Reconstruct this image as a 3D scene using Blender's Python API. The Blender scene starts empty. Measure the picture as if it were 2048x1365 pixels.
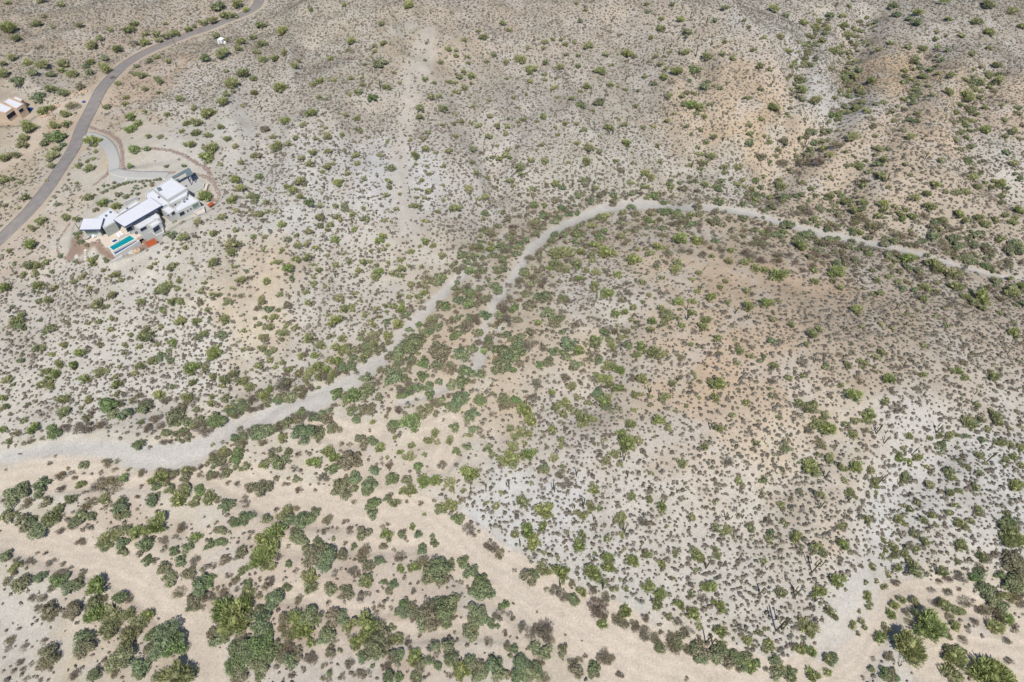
import bpy, math, random
import numpy as np
random.seed(7); RNG = np.random.default_rng(11)
SC = bpy.context.scene
COL = SC.collection
# ---------------------------------------------------------------- camera, sky, sun, exposure
CAM_H = 140.0
PITCH = math.radians(50.0)                    # below the horizon
cd = bpy.data.cameras.new('camera'); cam = bpy.data.objects.new('camera', cd); COL.objects.link(cam)
cam.location = (0, 0, CAM_H); cam.rotation_euler = (math.pi/2 - PITCH, 0, 0)
cd.sensor_width = 36; cd.lens = 24.0; cd.clip_start = 1; cd.clip_end = 20000
SC.camera = cam
FPX, CX, CY = 2048*24/36, 1024.0, 682.5        # the survey below is in 2048 x 1365 units
SUN_EL, SUN_AZ = math.radians(56), math.radians(175)   # azimuth from +Y, clockwise
w = bpy.data.worlds.new('World'); SC.world = w; w.use_nodes = True
nt = w.node_tree; nt.nodes.clear()
sky = nt.nodes.new('ShaderNodeTexSky'); sky.sky_type = 'NISHITA'; sky.sun_disc = False
sky.sun_elevation = SUN_EL; sky.sun_rotation = SUN_AZ; sky.air_density = 1.0; sky.dust_density = 0.6
bg = nt.nodes.new('ShaderNodeBackground'); bg.inputs['Strength'].default_value = 0.10
wo = nt.nodes.new('ShaderNodeOutputWorld')
nt.links.new(sky.outputs[0], bg.inputs[0]); nt.links.new(bg.outputs[0], wo.inputs[0])
sl = bpy.data.lights.new('sun', 'SUN'); sl.energy = 4.4; sl.angle = math.radians(0.5); sl.color = (1.0, 0.95, 0.88)
so = bpy.data.objects.new('sun', sl); COL.objects.link(so)
so.location = (60, -120, 200); so.rotation_euler = (math.pi/2 - SUN_EL, 0, math.pi - SUN_AZ)
SC.view_settings.view_transform = 'Standard'; SC.view_settings.look = 'None'
SC.view_settings.exposure = 0.41; SC.view_settings.gamma = 1.0
try: SC.view_settings.use_curve_mapping = False
except Exception: pass

# ---------------------------------------------------------------- geometry of the survey
sP, cP = math.sin(PITCH), math.cos(PITCH)
def ray(px, py):
    px = np.asarray(px, float); py = np.asarray(py, float)
    a = (px-CX)/FPX; b = (CY-py)/FPX
    return a, b*sP + cP, b*cP - sP             # depth-1 vector
def at_z(px, py, z):
    a, y, d = ray(px, py); t = (z-CAM_H)/d
    return a*t, y*t
def project(x, y, z):
    dy = y; dz = z-CAM_H
    dep = dy*cP - dz*sP; up = dy*sP + dz*cP
    return CX + FPX*x/dep, CY - FPX*up/dep, dep
# ---- relief: broad swells  (px, py, height, sigma across, sigma along, turn)
HILLS = [(300,425,6,42,34,0),(120,150,4,60,50,0),(850,40,11,34,95,-8),(760,520,4,45,50,0),(560,300,4,60,60,0),
 (1180,120,8,40,80,10),(1480,170,8,24,85,28),(1820,240,9,55,40,-15),(1900,60,6,60,40,0),
 (1470,735,5.5,45,24,-4),(1850,775,4,55,30,-14),(1640,900,2.5,60,30,0),(1250,800,2,40,30,0),(1420,1060,2,35,30,0),
 (480,600,5,30,30,20),(250,700,3,60,30,0),(1680,190,-5,16,70,-30),(1640,1120,2,40,30,0),(2000,900,2,40,30,0)]
_H = []
for (px,py,h,sa,sb,rot) in HILLS:
    x,y = at_z(px,py,0); r = math.radians(rot); _H.append((float(x),float(y),h*1.2,sa,sb,math.cos(r),math.sin(r)))
_W = []
for k in range(16):
    lam = RNG.uniform(14,70); th = RNG.uniform(0,math.pi); _W.append((math.cos(th)*6.283/lam, math.sin(th)*6.283/lam, RNG.uniform(0,6.3), 0.0042*lam))
def hbase(x, y):
    x = np.asarray(x,float); y = np.asarray(y,float); h = np.zeros(np.broadcast(x,y).shape)
    for (cx,cy,a,sa,sb,c,s) in _H:
        dx = x-cx; dy = y-cy; u = dx*c+dy*s; v = -dx*s+dy*c
        h = h + a*np.exp(-0.5*((u/sa)**2+(v/sb)**2))
    for (kx,ky,p,a) in _W: h = h + a*np.sin(kx*x+ky*y+p)
    far = np.clip((np.hypot(x,y-180)-420)/1500,0,1)
    return h + far*25*(np.sin(x/310+1)+np.sin(y/270+.5)+1.2)
def hit(px, py, hf, dz=0.0):
    z = np.zeros(np.broadcast(px,py).shape)
    for _ in range(40):
        x,y = at_z(px,py,z+dz); z = 0.5*z+0.5*hf(x,y)
    x,y = at_z(px,py,z+dz); return x,y,hf(x,y)
def poly_world(pts, hf=hbase):
    p = np.array(pts,float); x,y,z = hit(p[:,0],p[:,1],hf); return np.stack([x,y],1)
def smooth_line(P, step=1.0):
    P = np.asarray(P,float); d = [0]; 
    Q = []
    n = len(P)
    for i in range(n-1):
        p0 = P[max(i-1,0)]; p1 = P[i]; p2 = P[i+1]; p3 = P[min(i+2,n-1)]
        m = max(2,int(np.linalg.norm(p2-p1)/step))
        for k in range(m):
            t = k/m
            Q.append(0.5*((2*p1)+(-p0+p2)*t+(2*p0-5*p1+4*p2-p3)*t*t+(-p0+3*p1-3*p2+p3)*t**3))
    Q.append(P[-1]); return np.array(Q)
def dist_line(x, y, P, wd=None):
    """distance to a polyline; with wd also the distance minus the local half width"""
    best = np.full(x.shape, 1e9)
    for i in range(len(P)-1):
        ax,ay = P[i][:2]; bx,by = P[i+1][:2]; vx,vy = bx-ax,by-ay; L = vx*vx+vy*vy+1e-9
        t = np.clip(((x-ax)*vx+(y-ay)*vy)/L,0,1); d = np.hypot(x-ax-t*vx,y-ay-t*vy)
        if wd is not None: d = d-(wd[i]*(1-t)+wd[i+1]*t)
        best = np.minimum(best,d)
    return best
def sd_poly(x, y, P):
    n = len(P); ins = np.zeros(x.shape,bool)
    for i in range(n):
        x1,y1 = P[i]; x2,y2 = P[(i+1)%n]
        c = ((y1>y)!=(y2>y)) & (x < (x2-x1)*(y-y1)/((y2-y1) if abs(y2-y1)>1e-9 else 1e-9)+x1); ins ^= c
    d = dist_line(x,y,list(P)+[P[0]]); return np.where(ins,-d,d)
def Z1(x, y): return 100+x/5.689, 320+y/5.689       # enlarged plan of the house lot
def z1p(pts): return [Z1(*p) for p in pts]
_c = hit(*[np.array([v]) for v in Z1(900,600)], hbase); ZP = float(_c[2][0])+1.0
PAD = np.stack(at_z(*np.array(z1p([(300,830),(340,640),(560,500),(680,300),(680,150),(1000,120),(1420,60),(1640,60),(1780,250),(1880,470),(1740,620),
     (1480,700),(1310,800),(1160,835),(985,898),(735,1030),(640,1000),(380,920)])).T, ZP),1)
PADB = np.stack(at_z(*np.array(z1p([(600,1060),(650,1020),(725,1062),(990,912),(1160,850),(1280,900),(1260,1010),(1120,1040),(830,1110),(700,1165)])).T, ZP-1.9),1)
_c2 = hit(np.array([30.]),np.array([235.]),hbase); ZC = float(_c2[2][0])
PADC = np.stack(at_z(*np.array([(-60,200),(20,180),(60,205),(70,232),(40,250),(-60,250)],float).T, ZC),1)
# washes: (points, half widths in metres)
def wash(pts, hw): return poly_world(pts), hw
W_GREY = [
 wash([(905,566),(880,592),(832,640),(790,690),(755,722),(700,765),(650,790),(590,815),(520,838),(460,852),(430,880),(380,905),(320,912),(260,908),(200,893),(120,893),(-60,925),(-280,960)],
      [1.4,1.5,1.6,1.8,2.1,2.5,2.8,2.8,2.6,2.0,2.2,3.0,3.4,3.0,2.0,1.6,1.6,1.8]),
 wash([(1000,590),(1030,545),(1060,500),(1100,465),(1170,430),(1220,412),(1290,408),(1350,410),(1430,415),(1500,425),(1560,442),(1620,460),(1700,478),(1800,498),(1900,526),(1980,548),(2060,558),(2200,590)],
      [1.2,1.4,1.6,1.6,1.7,2.3,2.6,2.3,1.8,1.6,1.6,1.8,1.8,1.4,1.0,.8,.6,.6]),
 wash([(1000,590),(975,640),(955,690),(945,715)],[1.3,1.1,1.0,.9]),
 wash([(905,566),(925,552),(960,515),(985,490),(1010,465)],[1.4,1.0,1.2,1.3,1.0]),
 wash([(1000,655),(978,690),(955,730),(910,768),(850,790),(800,805)],[.9,1.0,1.0,.9,.9,.8]),
 wash([(640,775),(580,790),(540,815),(520,835)],[1.2,1.3,1.2,1.2]),
]
W_PALE = [
 wash([(856,80),(842,140),(826,205),(812,265),(803,310),(802,350),(806,400),(820,460),(838,490),(862,515),(880,540),(886,560)],[3.5,4.5,3.8,2.4,2.4,2.4,2.8,2.2,1.7,1.6,1.6,1.2]),
 wash([(1755,1150),(1722,1190),(1688,1240),(1655,1285),(1640,1310)],[2.6,3.0,2.6,2.2,1.4]),
 wash([(30,40),(110,28),(190,15),(290,0),(400,-14)],[2.6,2.6,2.6,2.2,2.]),
 wash([(620,655),(605,690),(625,710)],[1.0,1.2,1.2]),
]
W_SAND = [
 wash([(-260,1030),(-60,1060),(30,1078),(150,1105),(240,1125),(290,1160),(335,1200),(375,1245),(395,1290),(410,1330),(420,1400)],[2.4,2.4,2.6,3.0,3.2,3.2,3.0,3.0,2.8,2.8,3.0]),
 wash([(-60,960),(60,955),(200,940),(330,950),(420,928),(480,960),(560,1002),(640,1012),(720,1018),(800,1030),(860,1052),(910,1085),(960,1130),(1010,1160),(1080,1200),(1150,1240),(1230,1290),(1330,1330),(1450,1350),(1560,1375)],
      [3.,2.6,2.4,2.4,2.2,2.6,2.8,3.,3.0,3.2,3.4,3.6,3.6,3.8,3.8,4.0,4.6,3.2,3.,3.]),
 wash([(1600,1400),(1670,1340),(1710,1290),(1745,1235),(1780,1195),(1830,1185),(1890,1185),(1950,1215),(2060,1270)],[4.2,3.6,2.8,2.4,2.0,1.8,1.7,1.6,1.6]),
 wash([(1860,1340),(1950,1310),(2060,1330)],[2.2,2.6,3.]),
 wash([(520,1080),(590,1100),(700,1090),(860,1095)],[1.2,1.0,1.2,1.2]),
 wash([(560,1185),(620,1190),(700,1230),(760,1220)],[1.4,1.6,1.4,1.2]),
 wash([(760,1260),(840,1262),(920,1255),(1010,1265)],[1.2,1.4,1.4,1.2]),
 wash([(640,850),(700,870),(760,860)],[2.,2.2,1.6]),
 wash([(830,880),(900,850),(900,900),(880,930)],[1.6,2.4,2.4,1.8]),
]
W_SAND=[(P,[v*(1.6 if k in (1,2) else 1.35) for v in hw]) for k,(P,hw) in enumerate(W_SAND)]
ROAD = smooth_line(poly_world([(522,-60),(521,-25),(518,2),(508,18),(482,31),(440,47),(395,63),(350,81),(310,97),(270,117),(240,138),(215,164),(193,198),(172,240),(156,280),(138,316),(114,352),(88,388),(57,425),(22,460),(-40,515),(-150,600),(-290,690)]),2.0)
DRIVE = smooth_line(poly_world([(172,271),(190,274),(207,284),(222,301),(229,322),(229,345),(234,352),(250,357),(280,357),(310,354),(335,352)]),0.8)
TRACK = smooth_line(poly_world([(182,196),(150,205),(110,222),(86,240),(78,265),(66,295),(40,320),(0,345),(-60,380)]),2.0)
GUL=[(poly_world(p),a,wd) for p,a,wd in (
 ([(1735,40),(1700,120),(1700,190),(1660,260),(1590,320),(1540,370)],3.6,6.5),([(1640,40),(1600,140),(1570,230),(1530,320)],2.4,5),
 ([(1050,230),(1010,320),(975,420),(960,480)],2.0,5),([(1235,50),(1280,180),(1330,300),(1350,380)],2.6,6),([(740,230),(700,330),(650,450),(610,600),(590,720)],2.2,6),
 ([(480,520),(520,640),(500,760)],2.2,6),([(1400,130),(1390,230),(1400,340)],2.0,5),([(1870,100),(1790,250),(1720,340),(1680,400)],2.4,7),([(900,140),(940,260),(990,380)],1.8,5),
 ([(620,100),(560,240),(520,360),(470,470)],1.8,6),([(1240,640),(1220,720),(1180,800)],1.8,6),([(1640,880),(1560,960),(1520,1060)],1.6,6),([(1980,150),(1930,260),(1950,350),(2010,400)],2.4,7),
 ([(80,560),(60,660),(90,780)],1.6,6),([(300,560),(330,680),(300,800)],1.8,6),([(1900,880),(1800,980),(1790,1120)],2.0,6))]
def vnoise(x, y, lam, seed):
    r=np.random.default_rng(seed); T=r.random((256,256)); u=x/lam; v=y/lam; i=np.floor(u).astype(int); j=np.floor(v).astype(int); fu=u-i; fv=v-j
    fu=fu*fu*(3-2*fu); fv=fv*fv*(3-2*fv)
    g=lambda a,b:T[a%256,b%256]
    return (g(i,j)*(1-fu)+g(i+1,j)*fu)*(1-fv)+(g(i,j+1)*(1-fu)+g(i+1,j+1)*fu)*fv
def fbm(x, y, lam, seed, o=3): return sum(vnoise(x,y,lam/2**k,seed+k)/2**(k+1) for k in range(o))/(1-.5**o)
def height(x, y):
    x = np.asarray(x,float); y = np.asarray(y,float); sh = np.broadcast(x,y).shape
    x = np.broadcast_to(x,sh); y = np.broadcast_to(y,sh)
    h = hbase(x,y)
    for P,hw in W_GREY+W_SAND:
        d = dist_line(x,y,P,hw); h = h-0.55/(1+np.exp(np.clip(d/0.45,-30,30)))
    up=np.clip((y-125)/60,0,1)*np.clip((330-y)/40+1,0,1)*np.clip((dist_line(x,y,W_GREY[1][0])-6)/22,0,1)*np.clip((dist_line(x,y,ROAD)-8)/25,0,1)*np.clip((sd_poly(x,y,PAD)-6)/25,0,1)
    xr=x+.22*y; h = h+up*(3.6*(1-np.abs(2*vnoise(xr,y/3.2,19,5)-1))+1.2*(1-np.abs(2*vnoise(xr+40,y/2.5,8,15)-1)))
    for P,a,wd in GUL: h = h-1.35*a*np.exp(-(dist_line(x,y,P)/wd)**2)
    for poly,z,bl in ((PAD,ZP,5.0),(PADB,ZP-1.9,2.0),(PADC,ZC,6.0)):
        d = sd_poly(x,y,poly); t = np.clip(1-d/bl,0,1); t = t*t*(3-2*t); h = h*(1-t)+z*t
    return h
def on_ground(px, py, dz=0.0): return hit(np.atleast_1d(np.asarray(px,float)),np.atleast_1d(np.asarray(py,float)),height,dz)

# ---------------------------------------------------------------- helpers
def link(o, parent=None):
    COL.objects.link(o)
    if parent is not None: o.parent = parent
    return o
def tag(o, label=None, cat=None, group=None, kind=None):
    if label: o['label'] = label
    if cat: o['category'] = cat
    if group: o['group'] = group
    if kind: o['kind'] = kind
    return o
def empty(name, loc, rz=0):
    o = bpy.data.objects.new(name,None); o.location = loc; o.rotation_euler = (0,0,rz); o.empty_display_size = .5; return link(o)
def mesh_np(name, V, F, mat, smooth=False, attrs=None):
    """V (n,3), F list of arrays each (m,k) of one polygon size"""
    me = bpy.data.meshes.new(name)
    V = np.asarray(V,np.float32); Fs = [np.asarray(f,np.int32) for f in (F if isinstance(F,list) else [F])]
    me.vertices.add(len(V)); me.vertices.foreach_set('co',V.ravel())
    idx = np.concatenate([f.ravel() for f in Fs]); tot = np.concatenate([np.full(len(f),f.shape[1],np.int32) for f in Fs])
    me.loops.add(len(idx)); me.loops.foreach_set('vertex_index',idx)
    me.polygons.add(len(tot)); st = np.concatenate([[0],np.cumsum(tot)[:-1]]).astype(np.int32)
    me.polygons.foreach_set('loop_start',st); me.polygons.foreach_set('loop_total',tot)
    me.update(calc_edges=True)
    if smooth: me.polygons.foreach_set('use_smooth',np.ones(len(tot),bool))
    for an,(dom,typ,val) in (attrs or {}).items():
        a = me.attributes.new(an,typ,dom)
        a.data.foreach_set('color' if 'COLOR' in typ else 'value',np.asarray(val,np.float32).ravel())
    if mat: me.materials.append(mat)
    return me
class MB:
    def __init__(s): s.v=[]; s.f=[]
    def add(s, V, F):
        b=len(s.v); s.v+= [tuple(map(float,p)) for p in V]; s.f+=[tuple(i+b for i in f) for f in F]; return s
    def prism(s, P, z0, z1):
        """upright prism over polygon P (xy)"""
        P=[(float(p[0]),float(p[1])) for p in P]; n=len(P)
        A=sum(P[i][0]*P[(i+1)%n][1]-P[(i+1)%n][0]*P[i][1] for i in range(n))
        if A<0: P=P[::-1]
        V=[(x,y,z0) for x,y in P]+[(x,y,z1) for x,y in P]
        F=[tuple(range(n))[::-1],tuple(range(n,2*n))]+[(i,(i+1)%n,n+(i+1)%n,n+i) for i in range(n)]
        return s.add(V,F)
    def box(s, c, sz, rz=0, taper=1.0):
        cx,cy,cz=c; a,b,h=sz[0]/2,sz[1]/2,sz[2]/2; C,S=math.cos(rz),math.sin(rz); V=[]
        for k,z in ((1.0,-h),(taper,h)):
            for x,y in ((-a,-b),(a,-b),(a,b),(-a,b)): V.append((cx+(x*C-y*S)*k,cy+(x*S+y*C)*k,cz+z))
        return s.add(V,[(3,2,1,0),(4,5,6,7),(0,1,5,4),(1,2,6,5),(2,3,7,6),(3,0,4,7)])
    def tube(s, pts, rad, n=8, rib=0.0):
        pts=[np.array(p,float) for p in pts]; rings=[]
        for i,p in enumerate(pts):
            t=pts[min(i+1,len(pts)-1)]-pts[max(i-1,0)]; t/=np.linalg.norm(t)+1e-9
            u=np.cross(t,(0,1,0.1)); u/=np.linalg.norm(u); v=np.cross(t,u); r=rad[i] if hasattr(rad,'__len__') else rad
            rings.append([p+(r*(1-rib*(k%2)))*(math.cos(6.2832*k/n)*u+math.sin(6.2832*k/n)*v) for k in range(n)])
        V=[q for r in rings for q in r]; F=[]
        for i in range(len(pts)-1):
            for k in range(n): F.append((i*n+k,i*n+(k+1)%n,(i+1)*n+(k+1)%n,(i+1)*n+k))
        F.append(tuple(range(n))[::-1]); F.append(tuple(range((len(pts)-1)*n,len(pts)*n)))
        return s.add(V,F)
    def build(s, name, mat, parent=None, bevel=0, smooth=False):
        me=bpy.data.meshes.new(name); me.from_pydata(s.v,[],s.f); me.update(); 
        import bmesh
        bm=bmesh.new(); bm.from_mesh(me); bmesh.ops.recalc_face_normals(bm,faces=bm.faces); bm.to_mesh(me); bm.free()
        if smooth: me.polygons.foreach_set('use_smooth',[True]*len(me.polygons))
        me.materials.append(mat); o=link(bpy.data.objects.new(name,me),parent)
        if bevel:
            m=o.modifiers.new('bevel','BEVEL'); m.width=bevel; m.segments=1; m.limit_method='ANGLE'
        return o
# ---------------------------------------------------------------- materials
def srgb(r, g, b, k=1.0):
    f=lambda c:(c/255/12.92 if c<=10 else ((c/255+.055)/1.055)**2.4)*k
    return (f(r),f(g),f(b),1)
def mat(name, col, rough=.85, var=.12, scale=1.5, bump=0, spec=.2, metal=0, detail=4):
    m=bpy.data.materials.new(name); m.use_nodes=True; t=m.node_tree; p=t.nodes['Principled BSDF']
    p.inputs['Roughness'].default_value=rough; p.inputs['Metallic'].default_value=metal
    p.inputs['Specular IOR Level'].default_value=spec
    tc=t.nodes.new('ShaderNodeTexCoord'); n=t.nodes.new('ShaderNodeTexNoise'); n.inputs['Scale'].default_value=scale; n.inputs['Detail'].default_value=detail
    t.links.new(tc.outputs['Object'],n.inputs['Vector'])
    r=t.nodes.new('ShaderNodeMapRange'); r.inputs[1].default_value=.25; r.inputs[2].default_value=.75; r.inputs[3].default_value=1-var; r.inputs[4].default_value=1+var
    t.links.new(n.outputs[0],r.inputs[0])
    mx=t.nodes.new('ShaderNodeMixRGB'); mx.blend_type='MULTIPLY'; mx.inputs[0].default_value=1; mx.inputs[1].default_value=col
    t.links.new(r.outputs[0],mx.inputs[2]); t.links.new(mx.outputs[0],p.inputs['Base Color'])
    if bump:
        b=t.nodes.new('ShaderNodeBump'); b.inputs['Strength'].default_value=bump; b.inputs['Distance'].default_value=.05
        t.links.new(n.outputs[0],b.inputs['Height']); t.links.new(b.outputs[0],p.inputs['Normal'])
    return m
def leaf_mat(name, cols, var=.35, transl=.18):
    """foliage: a colour ramp chosen per plant, lightness varied per leaf"""
    m=bpy.data.materials.new(name); m.use_nodes=True; t=m.node_tree; p=t.nodes['Principled BSDF']; out=t.nodes['Material Output']
    p.inputs['Roughness'].default_value=.75; p.inputs['Specular IOR Level'].default_value=.15
    oi=t.nodes.new('ShaderNodeObjectInfo'); at=t.nodes.new('ShaderNodeAttribute'); at.attribute_name='tint'
    ad=t.nodes.new('ShaderNodeMath'); ad.operation='ADD'; t.links.new(oi.outputs['Random'],ad.inputs[0]); t.links.new(at.outputs['Fac'],ad.inputs[1])
    fr=t.nodes.new('ShaderNodeMath'); fr.operation='FRACT'; t.links.new(ad.outputs[0],fr.inputs[0])
    cr=t.nodes.new('ShaderNodeValToRGB'); e=cr.color_ramp.elements
    for i,c in enumerate(cols):
        q=i/(len(cols)-1)
        if i<2: el=e[i]; el.position=q
        else: el=e.new(q)
        el.color=c
    # two-element ramps need the ends in place
    ps=sorted(range(len(e)),key=lambda i:e[i].position)
    for k,i in enumerate(ps): e[i].color=cols[k]; e[i].position=k/(len(cols)-1)
    t.links.new(fr.outputs[0],cr.inputs[0])
    g=t.nodes.new('ShaderNodeNewGeometry'); r=t.nodes.new('ShaderNodeMapRange'); r.inputs[3].default_value=1-var; r.inputs[4].default_value=1+var
    t.links.new(g.outputs['Random Per Island'],r.inputs[0])
    mx=t.nodes.new('ShaderNodeMixRGB'); mx.blend_type='MULTIPLY'; mx.inputs[0].default_value=1
    t.links.new(cr.outputs[0],mx.inputs[1]); t.links.new(r.outputs[0],mx.inputs[2]); t.links.new(mx.outputs[0],p.inputs['Base Color'])
    tr=t.nodes.new('ShaderNodeBsdfTranslucent'); t.links.new(mx.outputs[0],tr.inputs[0])
    ms=t.nodes.new('ShaderNodeMixShader'); ms.inputs[0].default_value=transl
    t.links.new(p.outputs[0],ms.inputs[1]); t.links.new(tr.outputs[0],ms.inputs[2]); t.links.new(ms.outputs[0],out.inputs['Surface'])
    return m

# ---------------------------------------------------------------- ground
K = 0.62      # appearance of lit ground -> albedo
SOIL = """100 60 190 175 155 250 100 195 180 160 60 260 208 184 150 300 170 203 180 155 430 200 205 198 185 560 60 200 190 172 700 150 198 188 170
860 150 196 182 162 1000 60 195 182 165 1200 60 195 182 165 900 250 185 178 166 1050 250 190 184 172 1250 150 190 182 168 1450 215 205 182 152
1500 260 212 185 150 1600 80 205 200 190 1680 200 202 199 192 1770 160 215 182 138 1850 60 195 188 175 2000 100 184 175 160 1850 270 210 186 156
2000 250 202 182 158 2020 330 205 198 185 600 400 212 208 198 800 350 215 212 205 1000 380 202 196 184 1200 350 190 186 172 1450 370 192 186 170
1700 380 202 184 158 1950 400 195 180 160 100 600 205 198 185 300 620 210 203 190 505 570 212 192 166 490 600 212 193 168 650 620 208 202 190
60 450 205 192 172 150 470 206 194 176 330 530 212 204 190 200 800 207 202 192 400 720 212 206 196 560 720 205 198 185 700 700 200 190 170
1100 480 192 178 156 1300 470 200 185 162 1500 480 195 178 155 1750 520 195 182 162 1950 560 192 177 157 1350 580 224 192 156 1450 575 226 190 152
1600 560 215 184 150 1200 600 205 198 185 1500 680 210 184 154 1800 640 202 182 156 1000 600 190 178 155 1350 750 222 188 150 1430 730 222 184 145
1200 700 215 194 168 1520 800 206 184 157 1150 800 205 195 178 1100 880 205 195 180 1700 700 197 180 157 1900 750 200 188 170 1300 900 205 191 172
1560 900 216 194 166 1700 850 205 192 172 1850 870 204 200 192 2000 950 202 202 197 1000 960 209 206 199 1100 1000 212 210 205 1300 1000 208 200 188
1600 1000 205 195 178 1800 1000 206 205 200 1000 1050 207 207 202 1200 1150 206 203 193 1450 1200 205 200 188 1650 1100 206 191 169 1640 1280 206 199 186
1800 1100 208 205 198 1740 1200 212 209 203 900 800 217 197 172 900 880 224 204 182 400 950 223 204 184 100 940 220 207 190 200 1050 210 192 172
300 1200 210 193 174 600 1150 208 191 172 800 1000 214 197 178 800 1250 210 193 174 1100 1270 222 202 181 1850 1220 224 200 170 1950 1330 222 200 175
1400 1345 222 200 178 60 1250 216 204 190 100 1330 222 200 172 550 880 222 203 182 480 650 218 198 168 820 120 198 184 162 840 200 200 188 168
770 220 196 186 170 950 700 206 186 160 1000 800 212 192 166 250 40 196 182 162 120 330 206 196 180 240 300 214 190 156 380 290 212 206 194
60 170 188 176 156 40 350 205 188 160"""
SO = np.array(SOIL.split(),float).reshape(-1,5)
_sx,_sy,_sz = hit(SO[:,0],SO[:,1],hbase)
def lin(c):
    c=np.asarray(c,float)*.965; m=c.mean(-1,keepdims=True); c=m+(c-m)*np.clip(.80-(c.max(-1,keepdims=True)-c.min(-1,keepdims=True)-45)*.006,.6,.8)+np.array([0,-1.5,-2.5]); c=np.where(c>196,196+(c-196)*.6,c)
    return (c/255)**2.2*K
def grid_axis(segs, far=6000, grow=1.35):
    a=[segs[0][0]]
    for lo,hi,st0,st1 in segs:
        while a[-1]<hi: a.append(a[-1]+st0+(st1-st0)*np.clip((a[-1]-lo)/(hi-lo),0,1))
    st=4.0
    while a[-1]<far: a.append(a[-1]+st); st*=grow
    st=4.0; b=[a[0]]
    while b[-1]>-far: b.append(b[-1]-st); st*=grow
    return np.array(b[:0:-1]+a)
LOT=poly_world(z1p([(90,960),(190,760),(360,640),(560,420),(380,300),(230,200),(330,60),(540,0),(700,160),(860,-380),(1120,-390),(1350,-300),(1700,20),(1900,260),(1960,430),(1800,640),(1320,900),(900,1250),(420,1180),(130,1130)]))
def soil_color(x, y):
    wx=x+(fbm(x,y,12,3)-.5)*9; wy=y+(fbm(x,y,12,9)-.5)*9
    C=np.zeros(x.shape+(3,)); W=np.full(x.shape,1e-12)
    cols=lin(SO[:,2:5])
    for k in range(len(SO)):
        d2=(wx-_sx[k])**2+((wy-_sy[k])*.9)**2; wg=1/(d2+30)**2.2
        C+=wg[...,None]*cols[k]; W+=wg
    C/=W[...,None]
    for P,a,wd in GUL: t=(np.exp(-(dist_line(x,y,P)/(wd*.45))**2)*.45*fbm(x,y,3,17))[...,None]; C=C*(1-t)+lin([205,202,196])*t
    pl=fbm(x,y,5,21); C*=(1+(pl-.5)*.16)[...,None]
    pale=np.clip((fbm(x,y,8,33,5)-.52)*9,0,1)[...,None]; C=C*(1-pale*.42)+lin([208,203,194])*pale*.42
    dk=np.clip((fbm(x,y,6,133,5)-.56)*10,0,1)[...,None]; C=C*(1-dk*.10*np.array([.8,1,1.25]))
    def blend(C,d,col,soft,amt=1.0):
        nz=(fbm(x,y,1.6,44)-.5)*1.6
        t=1/(1+np.exp(np.clip((d+nz)/soft,-30,30))); return C*(1-(t*amt)[...,None])+lin(col)*(t*amt)[...,None]
    for P,hw in W_SAND+W_GREY[:2]:
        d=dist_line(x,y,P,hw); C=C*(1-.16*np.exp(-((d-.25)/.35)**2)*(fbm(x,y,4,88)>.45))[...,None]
    for P,hw in W_SAND:
        d=dist_line(x,y,P,hw); C=blend(C,d,[226,202,182],.25,.95)
        C=C*(1-(d<0)*.05*np.sin(dist_line(x,y,P)*3.1+fbm(x,y,9,61)*14))[...,None]
    for k,(P,hw) in enumerate(W_PALE): C=blend(C,dist_line(x,y,P,hw)-(0 if k else .3),[209,203,193] if k else [207,198,184],.4 if k else .5,.75 if k==1 else (.5 if k else .72))
    for P,hw in W_GREY: C=blend(C,dist_line(x,y,P,hw)-.5,[212,198,176],.5,.6)
    for P,hw in W_GREY: C=blend(C,dist_line(x,y,P,hw),[202,199,192],.2,.92)
    C=blend(C,dist_line(x,y,ROAD)-4.0,[206,188,162],.4,.8)
    C=blend(C,dist_line(x,y,TRACK)-2.4,[220,196,174],.4,.9)
    dl=sd_poly(x,y,LOT); C=blend(C,dl,[214,204,190],.8,.65)
    BR=poly_world(z1p([(150,1090),(330,980),(400,905),(480,960),(600,940),(640,1010),(720,1150),(640,1150),(560,1080),(430,1150),(330,1150),(200,1130)]))
    C=blend(C,sd_poly(x,y,BR)+.3,[172,146,128],.15)
    BT=PADB; C=blend(C,sd_poly(x,y,BT)+.2,[170,142,124],.15)
    BU=poly_world(z1p([(1700,180),(1800,270),(1890,400),(1850,470),(1760,340),(1730,230)])); C=blend(C,sd_poly(x,y,BU)+.2,[176,144,124],.15)
    return C,dl
def bare(x, y):
    """1 where small plants grow, 0 in washes, roads and yards"""
    g=np.ones(x.shape)
    for P,hw in W_SAND: g*=1/(1+np.exp(-np.clip((dist_line(x,y,P,hw)-.2)/.5,-30,30)))
    g*=1-.75/(1+np.exp(np.clip((dist_line(x,y,*W_PALE[0])-.2)/.8,-30,30)))
    for P,hw in W_GREY+W_PALE[1:2]: g*=1/(1+np.exp(-np.clip((dist_line(x,y,P,hw)-.3)/.25,-30,30)))
    g*=dist_line(x,y,ROAD)>4.2; g*=dist_line(x,y,TRACK)>2.2; g*=dist_line(x,y,DRIVE)>3.5
    g*=(sd_poly(x,y,PAD)>1.0)&(dist_line(x,y,W_SAND[0][0])>0); g*=1-.88*(sd_poly(x,y,LOT)<0); g*=sd_poly(x,y,PADB)>.5; g*=sd_poly(x,y,PADC)>1
    return g
GX=grid_axis([(-262,262,.62,.62)]); GY=grid_axis([(22,340,.34,.85)])
XX,YY=np.meshgrid(GX,GY); ZZ=height(XX,YY)
inner=(np.abs(XX)<262)&(YY>20)&(YY<340)
ZZ=ZZ+np.where(inner,(fbm(XX,YY,1.1,70)-.5)*.12,0)
CC,_=soil_color(XX,YY); A=np.concatenate([CC,np.ones(XX.shape+(1,))],-1)
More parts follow.
